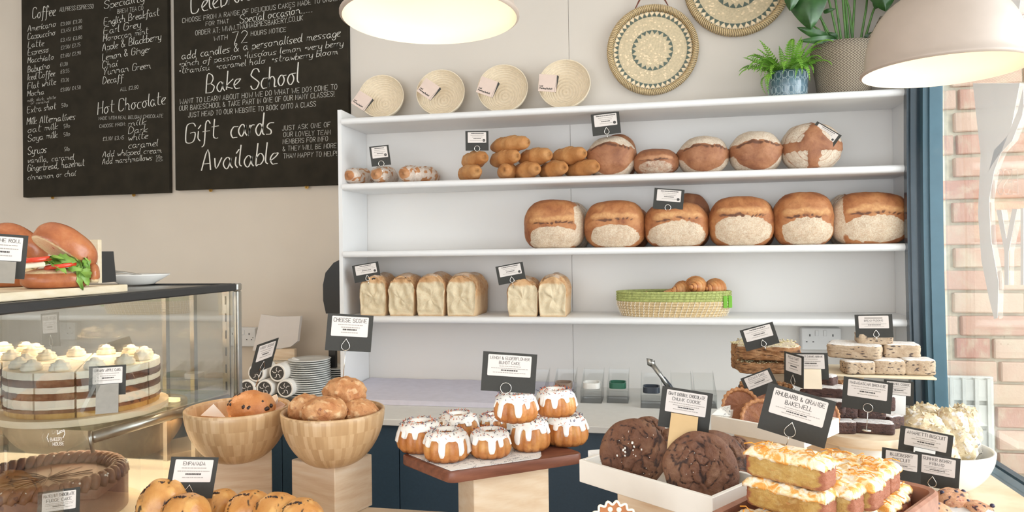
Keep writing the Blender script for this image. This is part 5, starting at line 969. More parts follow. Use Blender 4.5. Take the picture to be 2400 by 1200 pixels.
def bundt(lab, c, R_, H, seed, topped=False, icol='icing'):
    t = thing('bundt_cake', lab, 'cake', c, seed*.7, 'iced bundt cakes on the walnut board'); n = 72; nf = 12
    prof = [(.0, .0), (.62, .0), (.82, .03), (.95, .14), (1.0, .30), (.99, .5), (.94, .68), (.86, .82), (.72, .94), (.55, 1.0), (.38, .97), (.28, .85), (.24, .6), (.0, .55)]; P = [(r*R_, z*H) for r, z in prof]
    def fl(V, th, Pp):
        k = np.clip((Pp[:, 0]/R_-.5)/.45, 0, 1)*np.clip(1.15-Pp[:, 1]/H*.5, 0, 1); a = np.abs(np.cos(th*nf/2)); s = 1-(.13*k)[None, :]*(1-a**.7)[:, None]; V[..., 0] *= s; V[..., 1] *= s; return V
    g = G(); g.lathe(P, n, fn=fl, cap=False); V = g.V[0]; m_ = np.zeros((len(V), 4)); zz = V[:, 2]/H; m_[:, 2] = sm(.55, .1, zz)*.0+np.clip(nz(V/R_, 1.5, seed)+.25, 0, .9)*sm(.15, .5, zz); m_[:, 1] = (1-sm(.05, .3, zz))*.55; g.A = [m_]; g.build('sponge', M_['bundt'], t, smooth=True, attr=True)
    # icing: follows the body outside, each direction running down to its own depth
    n = 168; rr = random.Random(seed); drips = [(2*PI*(i+rr.uniform(-.22, .22))/9, rr.choice((.22, .34, .46, .56))+rr.uniform(-.05, .05), rr.uniform(.12, .19)) for i in range(9)]
    bt = np.array([.9, .85, .99, .94, 1, 1, 1, 1])
    arc = [(.30, .90), (.36, .985), (.46, 1.02), (.58, 1.02), (.72, .965), (.84, .86), (.885, .815)]; side = lambda z: float(np.interp(z, [.0, .14, .30, .5, .68, .82], [.8, .95, 1.0, .99, .94, .86]))
    V = []; K = 13
    for i in range(n):
        th = 2*PI*i/n; low = .80+.03*math.sin(th*5+seed)
        for (a, dl, wd) in drips:
            dd = (th-a+PI) % (2*PI)-PI; k = max(0, 1-(dd/wd)**4)**.45; k2 = max(0, 1-(dd/(wd*1.7))**2)*.25; low = min(low, .80-dl*max(k, k2))
        fa = 1-.075*(1-abs(math.cos(th*nf/2))**.7)
        for r, z in arc: V.append((r*R_*1.02*math.cos(th), r*R_*1.02*math.sin(th), z*H+.0016))
        for k in range(1, K-len(arc)+1):
            s = k/(K-len(arc)); z = .81+(low-.81)*s; thick = .045 if s < .99 else .0; bul = .03*sm(.6, .9, np.array(s))*(.80-low)/.5 if s < .99 else -.02; r = side(z)*fa*(1+thick+float(bul)); V.append((r*R_*math.cos(th), r*R_*math.sin(th), z*H))
    F = [(i*K+j, i*K+j+1, ((i+1) % n)*K+j+1, ((i+1) % n)*K+j) for i in range(n) for j in range(K-1)]; F = [f[::-1] for f in F]
    g = G(); g.add(V, F); g.build('icing', M_[icol], t, smooth=True)
    for mt, cnt in (('petal', 34), ('petalo', 60), ('currant', 30)):
        g = G()
        for k in range(cnt):
            a = rr.uniform(0, 2*PI); r = rr.uniform(.3, .85)**.7*R_; z = np.interp(r/R_, [.3, .46, .58, .72, .84, .9], [.92, 1.03, 1.03, .975, .87, .78])*H+.0022; l = rr.uniform(.003, .0065); dx, dy, dz = rr.uniform(-1, 1), rr.uniform(-1, 1), rr.uniform(0, .9)
            p_ = np.array([r*math.cos(a), r*math.sin(a), z]); e = np.array([dx, dy, dz]); e /= np.linalg.norm(e); s_ = np.cross(e, [0, .3, 1]); s_ /= np.linalg.norm(s_); w_ = .0008; g.add([p_-s_*w_, p_+s_*w_, p_+e*l+s_*w_*.6, p_+e*l-s_*w_*.6, p_+np.array([0, 0, w_*1.4]), p_+e*l+np.array([0, 0, w_])], [(0, 1, 2, 3), (0, 4, 5, 3), (1, 2, 5, 4)])
        stuff(g.build('petal_sprinkles', M_[mt], t))
    return t
bl = [(1047, 1087, 112, 78, 'at the front left corner of the board, dripping over its flutes'), (1149, 1078, 102, 70, 'in the middle of the front row'), (1243, 1062, 96, 82, 'third along the front, below the raised pair'), (1328, 1050, 104, 76, 'at the right end of the board'), (985, 1066, 110, 78, 'at the left end of the board, behind the front corner'), (1074, 1034, 100, 62, 'in the back row behind the front left pair'), (1155, 1022, 66, 50, 'smallest visible, at the back under the raised cake')]
for k, (u, v, wpx, hpx, lab) in enumerate(bl):
    c = at_z(u, v-wpx*.11, ZW+.0012); d = dep(c); R_ = px(wpx/2, d)*1.0; bundt('iced bundt cake '+lab, c+np.array([0, 0, .0]), R_, px(hpx, d)*.84, k+1)
cH = at_d(1209, 985, 1.49); cI = at_d(1303, 972, 1.53)
bundt('iced bundt cake raised on the pile right under the price card', cH, px(53, 1.49), px(62, 1.49), 9); bundt('iced bundt cake raised on the pile, right of the price card', cI, px(49, 1.53), px(58, 1.53), 10); 
bundt('iced bundt cake hidden low behind the raised pair', at_z(1262, 1018, ZW+.0012), .033, .046, 12)
card('price card reading LEMON & ELDERFLOWER BUNDT CAKE', 1193, 873, 1.47, 127, 92, 4.5, 0, ('LEMON & ELDERFLOWER', 'BUNDT CAKE'), 'circle', 16, rc=.46, tsz=.085)
# ------------------------------------------------------------------ white trays
def tray(lab, L_, F_, Rr, hgt, wl, back=.18, name='white_tray'):
    an, lx = dir2(L_, F_); ex = np.array([math.cos(an), math.sin(an), 0]); ey = np.array([-math.sin(an), math.cos(an), 0]); t = thing(name, lab, 'tray', (F_[0], F_[1], F_[2]-hgt), an, 'white painted wooden trays'); b = back; T_ = .008
    bx('front_side', (-lx, 0, 0), (0, T_, hgt), M_['traywhite'], t, .001); bx('back_side', (-lx, b-T_, 0), (0, b, hgt), M_['traywhite'], t, .001); bx('right_side', (-T_, T_+.0002, 0), (0, b-T_-.0002, hgt), M_['traywhite'], t, .001); bx('left_side', (-lx, T_+.0002, 0), (-lx+T_, b-T_-.0002, hgt), M_['traywhite'], t, .001); bx('base', (-lx+T_, T_, .001), (-T_, b-T_, .006), M_['traywhite'], t)
    return t, an, lx, ex, ey
CL, CF, CR = at_z(1357, 1077, 1.09), at_z(1670, 1167, 1.09), at_z(1737, 1147, 1.09); ct, can, clx, cex, cey = tray('cream painted wooden tray of giant chocolate cookies', CL, CF, CR, .043, 0, .16)
rbox('display_block', M_['pine'], CF-cex*.14+cey*.075, can+.1, .15, .12, TB+.0005, 1.09-.0435, lab='pine block under the tray of chocolate cookies', cat='block', grp=BG)
def cookie(lab, u, v, R_px, d, seed, tilt=.35, yaw=0, salt=0, name='chocolate_cookie', thick=.2, bottom=None):
    R_ = px(R_px, d); c = at_d(u, v, d); rr = random.Random(seed); nr, ns = 26, 72; V = []; A = []; fp = np.array([(rr.uniform(-1, 1), rr.uniform(-1, 1)) for _ in range(42)])
    def hgt(x, y):
        q = np.sort(np.hypot(fp[:, 0]-x, fp[:, 1]-y)); return q[1]-q[0]
    for side in (0, 1):
        for i in range(nr+1):
            r = (i/nr); 
            for j in range(ns):
                a = 2*PI*j/ns; k = 1+.04*mnoise.noise(Vector((math.cos(a)*2+seed, math.sin(a)*2, 0))); x, y = r*math.cos(a), r*math.sin(a); dm = (1-r**4)**.5 if r < 1 else 0
                if side == 0:
                    wx, wy = x+.12*mnoise.noise(Vector((x*4, y*4, seed))), y+.12*mnoise.noise(Vector((x*4, y*4, seed+5))); cr = 1-min(1, hgt(wx, wy)/.055); n1 = mnoise.noise(Vector((x*3, y*3, seed*2))); n2 = mnoise.noise(Vector((x*11, y*11, seed))); th_ = thick*dm*(1+.40*n1)+.045*n2*dm-.075*cr*dm; A.append([0, cr*.75, max(0, n1)*.7, 0])
                else: th_ = -thick*.25*dm; A.append([0, .2, 0, 0])
                V.append((x*R_*k, -th_*R_, y*R_*k))
    n1 = (nr+1)*ns; F = []
    for s in (0, 1):
        for i in range(nr):
            for j in range(ns): f = (s*n1+i*ns+j, s*n1+i*ns+(j+1) % ns, s*n1+(i+1)*ns+(j+1) % ns, s*n1+(i+1)*ns+j); F.append(f if s == 0 else f[::-1])
    g = G(); g.add(V, F, 0, np.array(A)); o = g.build(name, M_['cookie'], None, loc=[float(q) for q in c], smooth=True, attr=True); o.rotation_euler = (Matrix.Rotation(-YAW-math.atan2(u-1200, F_PX)*1+yaw, 4, 'Z') @ Matrix.Rotation(-tilt, 4, 'X')).to_euler(); tag(o, lab, 'cookie', 'giant chocolate cookies in the tray')
    for k in range(salt):
        x, y = (rr.uniform(-.45, .35), rr.uniform(-.15, .55)) if k < 12 else (rr.uniform(-.7, .7), rr.uniform(-.8, .7)); s_ = rr.uniform(.0009, .0026) if (k < 12 and salt > 12) else .0007; g = G(); g.box((-s_, -s_*.6, -s_*.7), (s_, s_*.6, s_*.8), 0, s_*.3, M=TR(x*R_, -thick*R_*(1-(x*x+y*y)**2)**.5-.0006, y*R_, rr.uniform(0, 3), rr.uniform(0, 3), rr.uniform(0, 3))); g.build('salt_flake', M_['salt'], o)
    return o
dF = dep(CF)
cookie('giant chocolate cookie at the left, sprinkled with salt flakes', 1484, 1062, 80, 1.36, 3, .30, -.15, 26); cookie('giant chocolate cookie at the front right, deeply cracked', 1642, 1100, 87, 1.275, 8, .30, .12, 8)
cookie('chocolate cookie directly behind the deeply cracked front one', 1676, 1090, 80, 1.315, 11, .30, .3); cookie('small chocolate cookie edge at the right rear of the tray', 1726, 1062, 40, 1.40, 14, .4, .2); cookie('chocolate cookie peeping over the salted cookie', 1520, 1018, 42, 1.45, 17, .4, .1); cookie('chocolate cookie in the dark gap behind the card holder', 1590, 1060, 60, 1.43, 21, .35, .1)
card('price card reading GIANT DOUBLE CHOCOLATE CHUNK COOKIE in a pale gold holder', 1606, 961, 1.33, 116, 96, 7.5, 0, ('GIANT DOUBLE CHOCOLATE', 'CHUNK COOKIE'), None, 0, tsz=.09, holder=(62, 76, 'goldp'))
paper('patterned greaseproof corner sticking up at the left of the cookie tray', [(1379, 1085), (1378, 1056), (1407, 1054), (1412, 1080), (1400, 1092)], 1.42, 'greasep')
M_['seed'] = plain('pale_and_dark_seeds', 'cfc39a', .6, var=.45, sc=260)
# ================================================================== right side: tart tray, stands, slices
TL, TF, TRt = at_z(1666, 973, 1.12), at_z(1885, 1013, 1.12), at_z(1992, 984, 1.12); tt, tan_, tlx, tex, tey = tray('white wooden tray of round pecan tarts behind the cookies', TL, TF, TRt, .033, 0, float((TRt-TF)@np.array([-math.sin(dir2(TL, TF)[0]), math.cos(dir2(TL, TF)[0]), 0])))
rbox('display_block', M_['pine'], TF-tex*.11+tey*.07, tan_, .12, .10, TB+.0005, 1.12-.0335, lab='pine block under the white tray of pecan tarts', cat='block', grp=BG)
def tart(lab, u, v, R_px, d, tilt, yaw, seed):
    R_ = px(R_px, d); c = at_d(u, v, d); n = 96; V = []; A = []; prof = [(0, .10), (.4, .11), (.72, .10), (.80, .09), (.84, .02), (.93, .0), (1.0, .03), (.98, .12), (.86, .36), (.0, .36)]
    for i in range(n):
        a = 2*PI*i/n; cr = 1+.035*math.cos(a*22)
        for k, (r, y) in enumerate(prof):
            rr_ = r*(cr if 3 < k < 9 else 1); nn = mnoise.noise(Vector((r*math.cos(a)*5, r*math.sin(a)*5, seed)))*.035 if k < 3 else 0; V.append((rr_*R_*math.cos(a), y*R_-nn*R_, rr_*R_*math.sin(a))); A.append([0, 0, 1.0 if k >= 4 else 0, 0])
    K = len(prof); F = [(i*K+j, ((i+1) % n)*K+j, ((i+1) % n)*K+j+1, i*K+j+1) for i in range(n) for j in range(K-1)]
    g = G(); g.add(V, F, 0, np.array(A)); o = g.build('pecan_tart', M_['tart'], None, loc=[float(q) for q in c], smooth=True, attr=True); o.rotation_euler = (Matrix.Rotation(yaw, 4, 'Z') @ Matrix.Rotation(-tilt, 4, 'X')).to_euler(); tag(o, lab, 'tart', 'pecan tarts in the white tray')
tart('pecan tart at the left of the white tray, widest in view', 1736, 951, 43, 1.655, .30, .05, 1); tart('pecan tart leaning in front, cut off by the large RHUBARB price card', 1786, 984, 50, 1.61, .35, .12, 2); tart('pecan tart edge showing behind the widest tart', 1775, 945, 38, 1.70, .35, .1, 3); tart('pecan tart edge behind, next to the ECCLES CAKE card', 1797, 940, 36, 1.74, .35, .1, 4)
tart('pecan tart at the right end of the white tray', 1938, 972, 33, 1.60, .3, .3, 5); tart('pecan tart half hidden at the right end, nearer the large card', 1910, 982, 30, 1.58, .3, .3, 6)
paper('patterned paper edge at the left end of the tart tray', [(1668, 972), (1688, 955), (1712, 950), (1712, 975), (1690, 985)], 1.60, 'greasep')
# long pale board and its slices
ZL = 1.165; Pa, Pb = at_z(1742, 870, ZL), at_z(2196, 886, ZL); ban, bl_ = dir2(Pa, Pb); bex = np.array([math.cos(ban), math.sin(ban), 0]); bey = np.array([-math.sin(ban), math.cos(ban), 0]); bc = (Pa+Pb)/2+bey*.085
rbox('serving_board', M_['ply'], bc, ban, bl_, .17, ZL-.006, ZL, lab='long thin pale board carrying bread pudding and flapjack slices', cat='board')
for k, s in enumerate((-.15, .03)): rbox('display_block', M_['pine'], bc+bex*s, ban, .08, .10, TB+.0005, ZL-.0065, lab=('left' if k == 0 else 'right')+' pine block under the long thin board', cat='block', grp=BG)
def slab(w_, d_, h_, seed, top=.9, p=9, mat='pudding', na=.05, icing=None, sidefn=None):
    def f(X, s):
        n1 = nz(X, 3, s); n2 = nz(X, 8, s+3); n3 = nz(X, 5.5, s+40); z = X[:, 2]; t = sm(.78, .92, z+n1*.08)*top; ck = sm(.25, .42, n3)*(1-t)*.85
        return np.stack([t, ck, sm(.25, .5, n2)*(1-t)*.5, z*0], 1), n1*na*.7+n2*na*.6
    return blob(w_, d_, h_, sidefn or f, p, 26, 60, .97, seed=seed)
def slice_(name, mat, lab, cat, grp, u0, v0, u1, v1, d, seed, dd=.9, rz=0, top=.9, na=.05, z=None, p=9):
    w_ = px(u1-u0, d); h_ = px(v1-v0, d); c = at_d((u0+u1)/2, (v0+v1)/2, d); dep_ = w_*dd if dd < 3 else dd/1000
    cc_ = c+np.array([FW[0], FW[1], 0])*dep_*.35; zz = c[2]-h_/2 if z is None else z
    o = slab(w_, dep_, h_, seed, top, p, na=na).build(name, M_[mat], None, loc=(cc_[0], cc_[1], zz), rot=(0, 0, -YAW*.0+rz), smooth=True, attr=True); tag(o, lab, cat, grp); return o
PG = 'powdered bread pudding slices'; dR = 1.82
PH = .035
for (u0, v0, u1, v1, d, zl, rz, lab) in [(1985, 857, 2052, 884, 1.84, 0, .1, 'front row, left'), (2053, 853, 2124, 884, 1.83, 0, .0, 'front row, middle'), (2126, 850, 2194, 884, 1.815, 0, -.05, 'front row, right end'), (1962, 822, 2078, 852, 1.87, 1, -.35, 'middle layer, left, long side showing'), (2082, 820, 2160, 851, 1.86, 1, -.1, 'middle layer, right'), (2020, 796, 2096, 818, 1.88, 2, -.1, 'alone on top under its price card')]:
    slice_('bread_pudding_slice', 'pudding', 'powdered speckled bread pudding slice, '+lab, 'cake slice', PG, u0, v0-4, u1, v1, d, u0*.013, .8, rz, 1.0, .05, z=ZL+.0005+zl*.0355)
GG = 'seeded flapjack slices'
slice_('flapjack_slice', 'granola', 'seed-topped flapjack slice lying across the top of the left pile', 'cake slice', GG, 1745, 822, 1885, 856, 1.86, 3.3, 1.0, -.08, .8, .15, z=ZL+.0375); slice_('flapjack_slice', 'granola', 'flapjack slice under the seed-topped one', 'cake slice', GG, 1738, 845, 1850, 872, 1.87, 5.1, .8, .1, .3, .16, z=ZL+.0005)
slice_('flapjack_slice', 'granola', 'flapjack slice standing on its end at the left of the pile', 'cake slice', GG, 1724, 808, 1758, 868, 1.93, 6.1, 1.1, .5, .3, .16, z=ZL+.0005)
BGp = 'dark brownie slices'
for o in [q for q in list(COL.objects) if q.name.startswith('flapjack_slice')]:
    bb = np.array([v.co for v in o.data.vertices]); lo, hi = bb.min(0), bb.max(0); rr = random.Random(o.name); g = G()
    for i in range(160): x, y = rr.uniform(lo[0]*.9, hi[0]*.9), rr.uniform(lo[1]*.9, hi[1]*.9); g.box((-.0035, -.0016, -.0012), (.0035, .0016, .0012), 0, .0007, M=TR(x, y, hi[2]-.0035+rr.uniform(0, .003), rr.uniform(-.5, .5), rr.uniform(-.5, .5), rr.uniform(0, 3)))
    stuff(g.build('seed_topping', M_['seed'], o))

# caramel brownies on a lower tray
ZM = 1.10; mc = at_d(1870, 925, 1.77); rbox('serving_board', M_['ply'], (mc[0]+.02, mc[1]+.05), -.1, .34, .15, ZM-.008, ZM, lab='lower pale board holding the nut-topped brownies', cat='board'); rbox('display_block', M_['pine'], (mc[0]+.02, mc[1]+.05), -.1, .12, .10, TB+.0005, ZM-.0085, lab='pine block under the lower board', cat='block', grp=BG)
for k, (u0, v0, u1, v1, d, lab) in enumerate([(1740, 868, 1800, 905, 1.82, 'far left, behind the ECCLES CAKE card'), (1798, 872, 1860, 912, 1.80, 'second from left, beside the turned card'), (1935, 872, 1992, 915, 1.80, 'right end, below the powdered slices')]):
    o = slice_('caramel_brownie', 'brownie', 'nut-topped caramel brownie slice, '+lab, 'brownie', 'nut-topped caramel brownies', u0, v0, u1, v1, d, k+11, .9, .05, 0, .05, z=ZM+.0005)
    w_ = px(u1-u0, d); h_ = px(v1-v0, d); rr = random.Random(k); g = G()
    for i in range(110): g.box((-.004, -.0028, -.002), (.004, .0028, .0025), 0, .0012, M=TR(rr.uniform(-.47, .47)*w_, rr.uniform(-.47, .47)*w_*.9, h_*.99+rr.uniform(0, .004), rr.uniform(0, 3), rr.uniform(0, 3), rr.uniform(0, 3)))
    q = stuff(g.build('chopped_nuts', M_['granola'], o))
# round cake stand with brownies
ZT = 1.06; sc_ = at_z(2020, 1006, ZT); Rs = px(103, sc_); t = thing('cake_stand', 'round pale pine cake stand on a white foot, holding brownies', 'cake stand', (sc_[0], sc_[1], TB)); g = G(); g.lathe([(0, ZT-TB-.024), (Rs*.95, ZT-TB-.024), (Rs*.99, ZT-TB-.018), (Rs, ZT-TB-.004), (Rs*.985, ZT-TB), (0, ZT-TB)], 56); g.build('round_slab', M_['pinev'], t, auto=.5)
g = G(); g.lathe([(0, .0005), (.07, .0005), (.07, .006), (.05, .02), (.045, .10), (.062, ZT-TB-.0242), (0, ZT-TB-.0242)], 36); g.build('foot', M_['ceramic'], t, auto=.6)
zb = ZT+.0006
for k, (u0, v0, u1, v1, d, z, rz, dd, lab) in enumerate([(2008, 985, 2098, 1012, 1.655, 0, -.15, .5, 'long one along the front rim of the stand'), (1962, 985, 2007, 1014, 1.66, 0, .1, .9, 'short one at the front left of the stand'), (2072, 975, 2118, 1005, 1.70, 0, .5, .9, 'at the right rim of the stand'), (1955, 958, 2012, 988, 1.70, 1, .0, .8, 'second layer, left'), (2015, 958, 2078, 986, 1.69, 1, -.05, .7, 'second layer, under the MADAGASCAR card'), (2060, 940, 2098, 975, 1.76, 1, .3, .8, 'glossy one standing at the rear right')]):
    slice_('brownie', 'brownie', 'sugar-dusted brownie, '+lab, 'brownie', BGp, u0, v0, u1, v1, d, k+30, dd, rz, .8, .05, z=zb+z*.027)
for k, (u0, v0, u1, v1, d, z, rz, lab) in enumerate([(1885, 938, 1985, 972, 1.69, 0, -.2, 'bottom of the rear stack'), (1890, 914, 1990, 950, 1.72, 1, -.3, 'middle of the rear stack'), (1892, 892, 1965, 928, 1.75, 2, -.5, 'top of the rear stack behind the large card')]):
    slice_('brownie', 'brownie', 'large flat sugar-dusted brownie, '+lab, 'brownie', BGp, u0, v0, u1, v1, d, k+50, .6, rz, 1.0, .06, z=1.115-.04*0+z*.022-.015)
sb = at_d(1938, 960, 1.75); rbox('display_block', M_['pine'], (sb[0]+.005, sb[1]+.02), -.2, .10, .06, TB+.0005, 1.0995, lab='pine block under the rear brownie stack', cat='block', grp=BG)
# amaretti bowl
ZA = 1.0; ac, Ra = bowl('white ceramic bowl piled with flaky almond amaretti beside the window', 2200, 1048, 113, ZA, TB, 'ceramic', 'ceramic_bowl')
rr = random.Random(12); AG = 'almond amaretti in the white bowl'
am = [(2170, 962, 60, 26, 1.86, 'upper back, like a pale flat disc'), (2262, 975, 55, 46, 1.84, 'right, standing on edge at the back'), (2135, 985, 60, 50, 1.82, 'left, behind the brownie stand'), (2165, 995, 75, 50, 1.76, 'toasted one in the middle'), (2225, 990, 72, 60, 1.78, 'right of the toasted one'), (2200, 1030, 80, 55, 1.72, 'middle of the pile behind the AMARETTI card'), (2250, 1045, 62, 70, 1.70, 'lower right against the bowl rim'), (2275, 1010, 50, 60, 1.80, 'far right above the rim'), (2150, 1040, 70, 50, 1.74, 'low left, hidden by the price card'), (2215, 1075, 80, 60, 1.68, 'lowest in view at the front of the bowl'), (2110, 1005, 50, 40, 1.83, 'far left, farthest from the window')]
for k, (u, v, w0, h0, d, lab) in enumerate(am):
    w_, h_ = px(w0*1.15, d), px(h0*1.1, d); c = at_d(u, v, d); o = blob(w_, w_*.8, h_, lambda X, s: (np.stack([sm(-.1, .3, nz(X, 3, s+3))*.8, X[:, 0]*0, sm(.15, .45, nz(X, 2.2, s))*.8, X[:, 0]*0], 1), nz(X, 3, s)*.10+nz(X, 8, s)*.08), 2.2, 26, 40, .8, seed=k*5.5).build('amaretti', M_['almond'], None, loc=(c[0], c[1], c[2]-h_/2), rot=(rr.uniform(-.2, .2), rr.uniform(-.25, .25), rr.uniform(0, 3)), smooth=True, attr=True); tag(o, 'flaky almond amaretti, '+lab, 'biscuit', AG)
    g = G()
    for i in range(34):
        a, e = rr.uniform(0, 2*PI), rr.uniform(.0, 1.4); P_ = np.array([w_/2*math.cos(a)*math.cos(e), w_*.4*math.sin(a)*math.cos(e), h_*(.45+.58*math.sin(e))]); s_ = rr.uniform(.004, .008); g.prism([(s_*math.cos(b), s_*.55*math.sin(b)) for b in np.linspace(0, 2*PI, 7, endpoint=False)], 0, .0008, M=TR(*P_, rr.uniform(0, 3), rr.uniform(0, 3), rr.uniform(0, 3)))
    stuff(g.build('almond_flakes', M_['almond'], o))
paper('patterned paper corner between the amaretti and the bowl rim', [(2280, 1035), (2288, 1022), (2300, 1040), (2304, 1062), (2292, 1085), (2280, 1070)], 1.74, 'greasep')
# ------------------------------------------------------------------ bakewell slices and tray
aB = math.radians(-36); exB = np.array([math.cos(aB), math.sin(aB), 0]); eyB = np.array([-math.sin(aB), math.cos(aB), 0])
BO = at_z(1745, 1112, 1.150); BL_, BW_, BH_ = .122, .046, .0455
tg = thing('bakewell_tray', 'pinkish-brown wooden tray with rounded corners under the orange bakewell slices', 'tray', (float(BO[0]), float(BO[1]), 1.045), aB)
X0, X1, Y0, Y1, HH = -.03, BL_+.062, -.075, .305, .055; g = G(); Q = []; Qi = []
for cx, cy, a0 in ((X1, Y1, 0), (X0, Y1, 90), (X0, Y0, 180), (X1, Y0, 270)):
    for k in range(7):
        a = math.radians(a0+15*k); r = .035; ccx = cx-r*(1 if cx > 0 else -1); ccy = cy-r*(1 if cy > 0 else -1); Q.append((ccx+r*math.cos(a), ccy+r*math.sin(a))); Qi.append((ccx+(r-.012)*math.cos(a), ccy+(r-.012)*math.sin(a)))
n = len(Q); V = [(*q, 0) for q in Q]+[(*q, HH-.003) for q in Q]+[(q[0]*.6+i[0]*.4, q[1]*.6+i[1]*.4, HH) for q, i in zip(Q, Qi)]+[(*i, HH-.003) for i in Qi]+[(*i, .012) for i in Qi]
g.add(V, [(k*n+i, k*n+(i+1) % n, (k+1)*n+(i+1) % n, (k+1)*n+i) for k in range(4) for i in range(n)]+[tuple(range(n))[::-1], tuple(range(4*n, 5*n))]); g.build('tray_body', M_['rosew'], tg, auto=.5)
rbox('display_block', M_['pine'], BO+exB*.06+eyB*.1, aB, .14, .14, TB+.0005, 1.0445, lab='pine block under the bakewell tray', cat='block', grp=BG)
rr = random.Random(21)
def bakewell(lab, a_, b_, z, L=BL_, seed=0, rz=0):
    c = BO+exB*(a_+L/2)+eyB*(b_+BW_/2); t = thing('bakewell_slice', lab, 'cake slice', (c[0], c[1], z), aB+rz, 'orange-iced bakewell slices')
    def f(X, s):
        n1, n2 = nz(X*np.array([2.4, 1, 1]), 2.5, s), nz(X*np.array([2.4, 1, 1]), 8, s); z_ = X[:, 2]; end = sm(.86, .95, np.abs(X[:, 0])); low = sm(-.55, -.8, z_); m_ = np.stack([z_*0, np.clip(end*.95+low*.45, 0, 1), sm(.3, .5, n2)*.8, (1-end)*.35*sm(-.1, .3, n1)], 1); return m_, n1*.02+n2*.03
    blob(L, BW_, BH_-.010, f, 10, 24, 60, .98, seed=seed).build('sponge', M_['sponge'], t, smooth=True, attr=True)
    nx, ny = 26, 12; V = []; ht = BH_-.0125
    for top in (1, 0):
        for i in range(nx+1):
            for j in range(ny+1):
                x, y = (i/nx-.5)*2, (j/ny-.5)*2; e = max(abs(x), abs(y)); q = mnoise.noise(Vector((x*5+seed, y*2.5, seed))); q2 = mnoise.noise(Vector((x*14+seed, y*7, seed+2))); o_ = 1.0+.05*q
                if top: zz = ht+.0105*(1-e**6)**.5*(1+.35*q+.25*q2)+.0015
                else: zz = ht-.001-(.004*(.5+q+q2) if e > .95 else 0)
                V.append((x*(L/2+.0015)*(o_ if e > .9 else 1), y*(BW_/2+.0022)*(o_ if e > .9 else 1), zz))
    n1 = (nx+1)*(ny+1); idx = lambda i, j: i*(ny+1)+j; F = [(idx(i, j), idx(i+1, j), idx(i+1, j+1), idx(i, j+1)) for i in range(nx) for j in range(ny)]; F += [tuple(n1+q for q in f_[::-1]) for f_ in F]
    ring = [idx(i, 0) for i in range(nx)]+[idx(nx, j) for j in range(ny)]+[idx(i, ny) for i in range(nx, 0, -1)]+[idx(0, j) for j in range(ny, 0, -1)]; m = len(ring)
    F += [(ring[i], n1+ring[i], n1+ring[(i+1) % m], ring[(i+1) % m]) for i in range(m)]; g = G(); g.add(V, F); g.build('icing', M_['zest'], t, smooth=True)
    g = G()
    for k in range(16):
        x, y = rr.uniform(-.46, .46)*L, rr.uniform(-.4, .4)*BW_; l = rr.uniform(.006, .014); a = rr.uniform(0, PI); zz = BH_+.001; g.tube([(x-l*math.cos(a), y-l*math.sin(a)*.6, zz-.001), (x, y, zz+.0025), (x+l*math.cos(a+.4), y+l*math.sin(a+.4)*.6, zz-.0005)], .0009, 4)
    stuff(g.build('orange_zest', M_['tomato2'], t))
    return t
M_['tomato2'] = plain('candied_orange_zest', 'eca03c', .35, var=.15, sc=60)
p_ = BW_+.002
bakewell('orange-iced bakewell slice alone on the top, under the RHUBARB card', 0, 0, 1.150, seed=1)
for k in range(5): bakewell('bakewell slice in the middle layer, '+['directly under the top slice, longest side in view', 'second along, its pink end facing right', 'third along toward the window', 'fourth along toward the window', 'farthest toward the window'][k], [.0, .02, .03, .022, .02][k]+(0 if k == 0 else 0), k*p_, 1.104, seed=k+3)
for k in range(-1, 6): bakewell('bakewell slice in the bottom layer, '+['nearest the camera, cut off by the photo edge', 'under the nearest stack, mostly hidden', 'second along, end with berries showing', 'third along, jam at its end', 'fourth along, yellow crumb showing', 'fifth along, beside the tray corner', 'farthest, at the tray back'][k+1], [.0, .012, .03, .02, .035, .03, .02][k+1], k*p_*1.0, 1.058, seed=k+20)
# ------------------------------------------------------------------ friands, gingerbread, empanadas
M_['bberry'] = plain('dark_blueberry', '35304a', .4, var=.2)
fp = at_z(2215, 1195, 1.015); t = thing('ceramic_plate', 'white plate under the berry friands at the bottom right', 'plate', (fp[0], fp[1]-.01, 0.99)); g = G(); g.lathe([(0, 0), (.06, 0), (.10, .014), (.10, .017), (.06, .005), (0, .004)], 40); g.build('plate', M_['ceramic'], t, smooth=True)
rbox('display_block', M_['pine'], (fp[0], fp[1]-.01), .2, .10, .10, TB+.0005, .9895, lab='pine block under the plate of friands', cat='block', grp=BG)
for k, (u, v, d, w0, lab) in enumerate([(2155, 1158, 1.40, 60, 'behind the corner of the wooden tray'), (2235, 1172, 1.38, 90, 'highest in view, dark berries on top'), (2290, 1195, 1.34, 70, 'at the far right, near the window'), (2180, 1200, 1.30, 90, 'nearest, cut by the photo edge')]):
    w_ = px(w0, d); c = at_d(u, v, d); o = blob(w_, w_*.8, w_*.5, lambda X, s: (np.stack([X[:, 0]*0, sm(.2, .4, nz(X, 4, s))*.9, sm(.1, .4, nz(X, 2.4, s+2)), X[:, 0]*0], 1), nz(X, 3, s)*.12+nz(X, 8, s)*.05), 2.6, 24, 40, .8, seed=k*3.1).build('berry_friand', M_['berry'], None, loc=(c[0], c[1], c[2]-w_*.25), rot=(0, 0, k), smooth=True, attr=True); tag(o, 'berry friand '+lab, 'cake', 'berry friands at bottom right')
    rr = random.Random(k)
    for i in range(3): g = G(); g.lathe([(0, -.004), (.003, -.003), (.0045, 0), (.003, .003), (0, .004)], 10, M=TR(rr.uniform(-.35, .35)*w_, rr.uniform(-.35, .3)*w_, w_*.47)); g.build('blueberry', M_['bberry'], o, smooth=True)
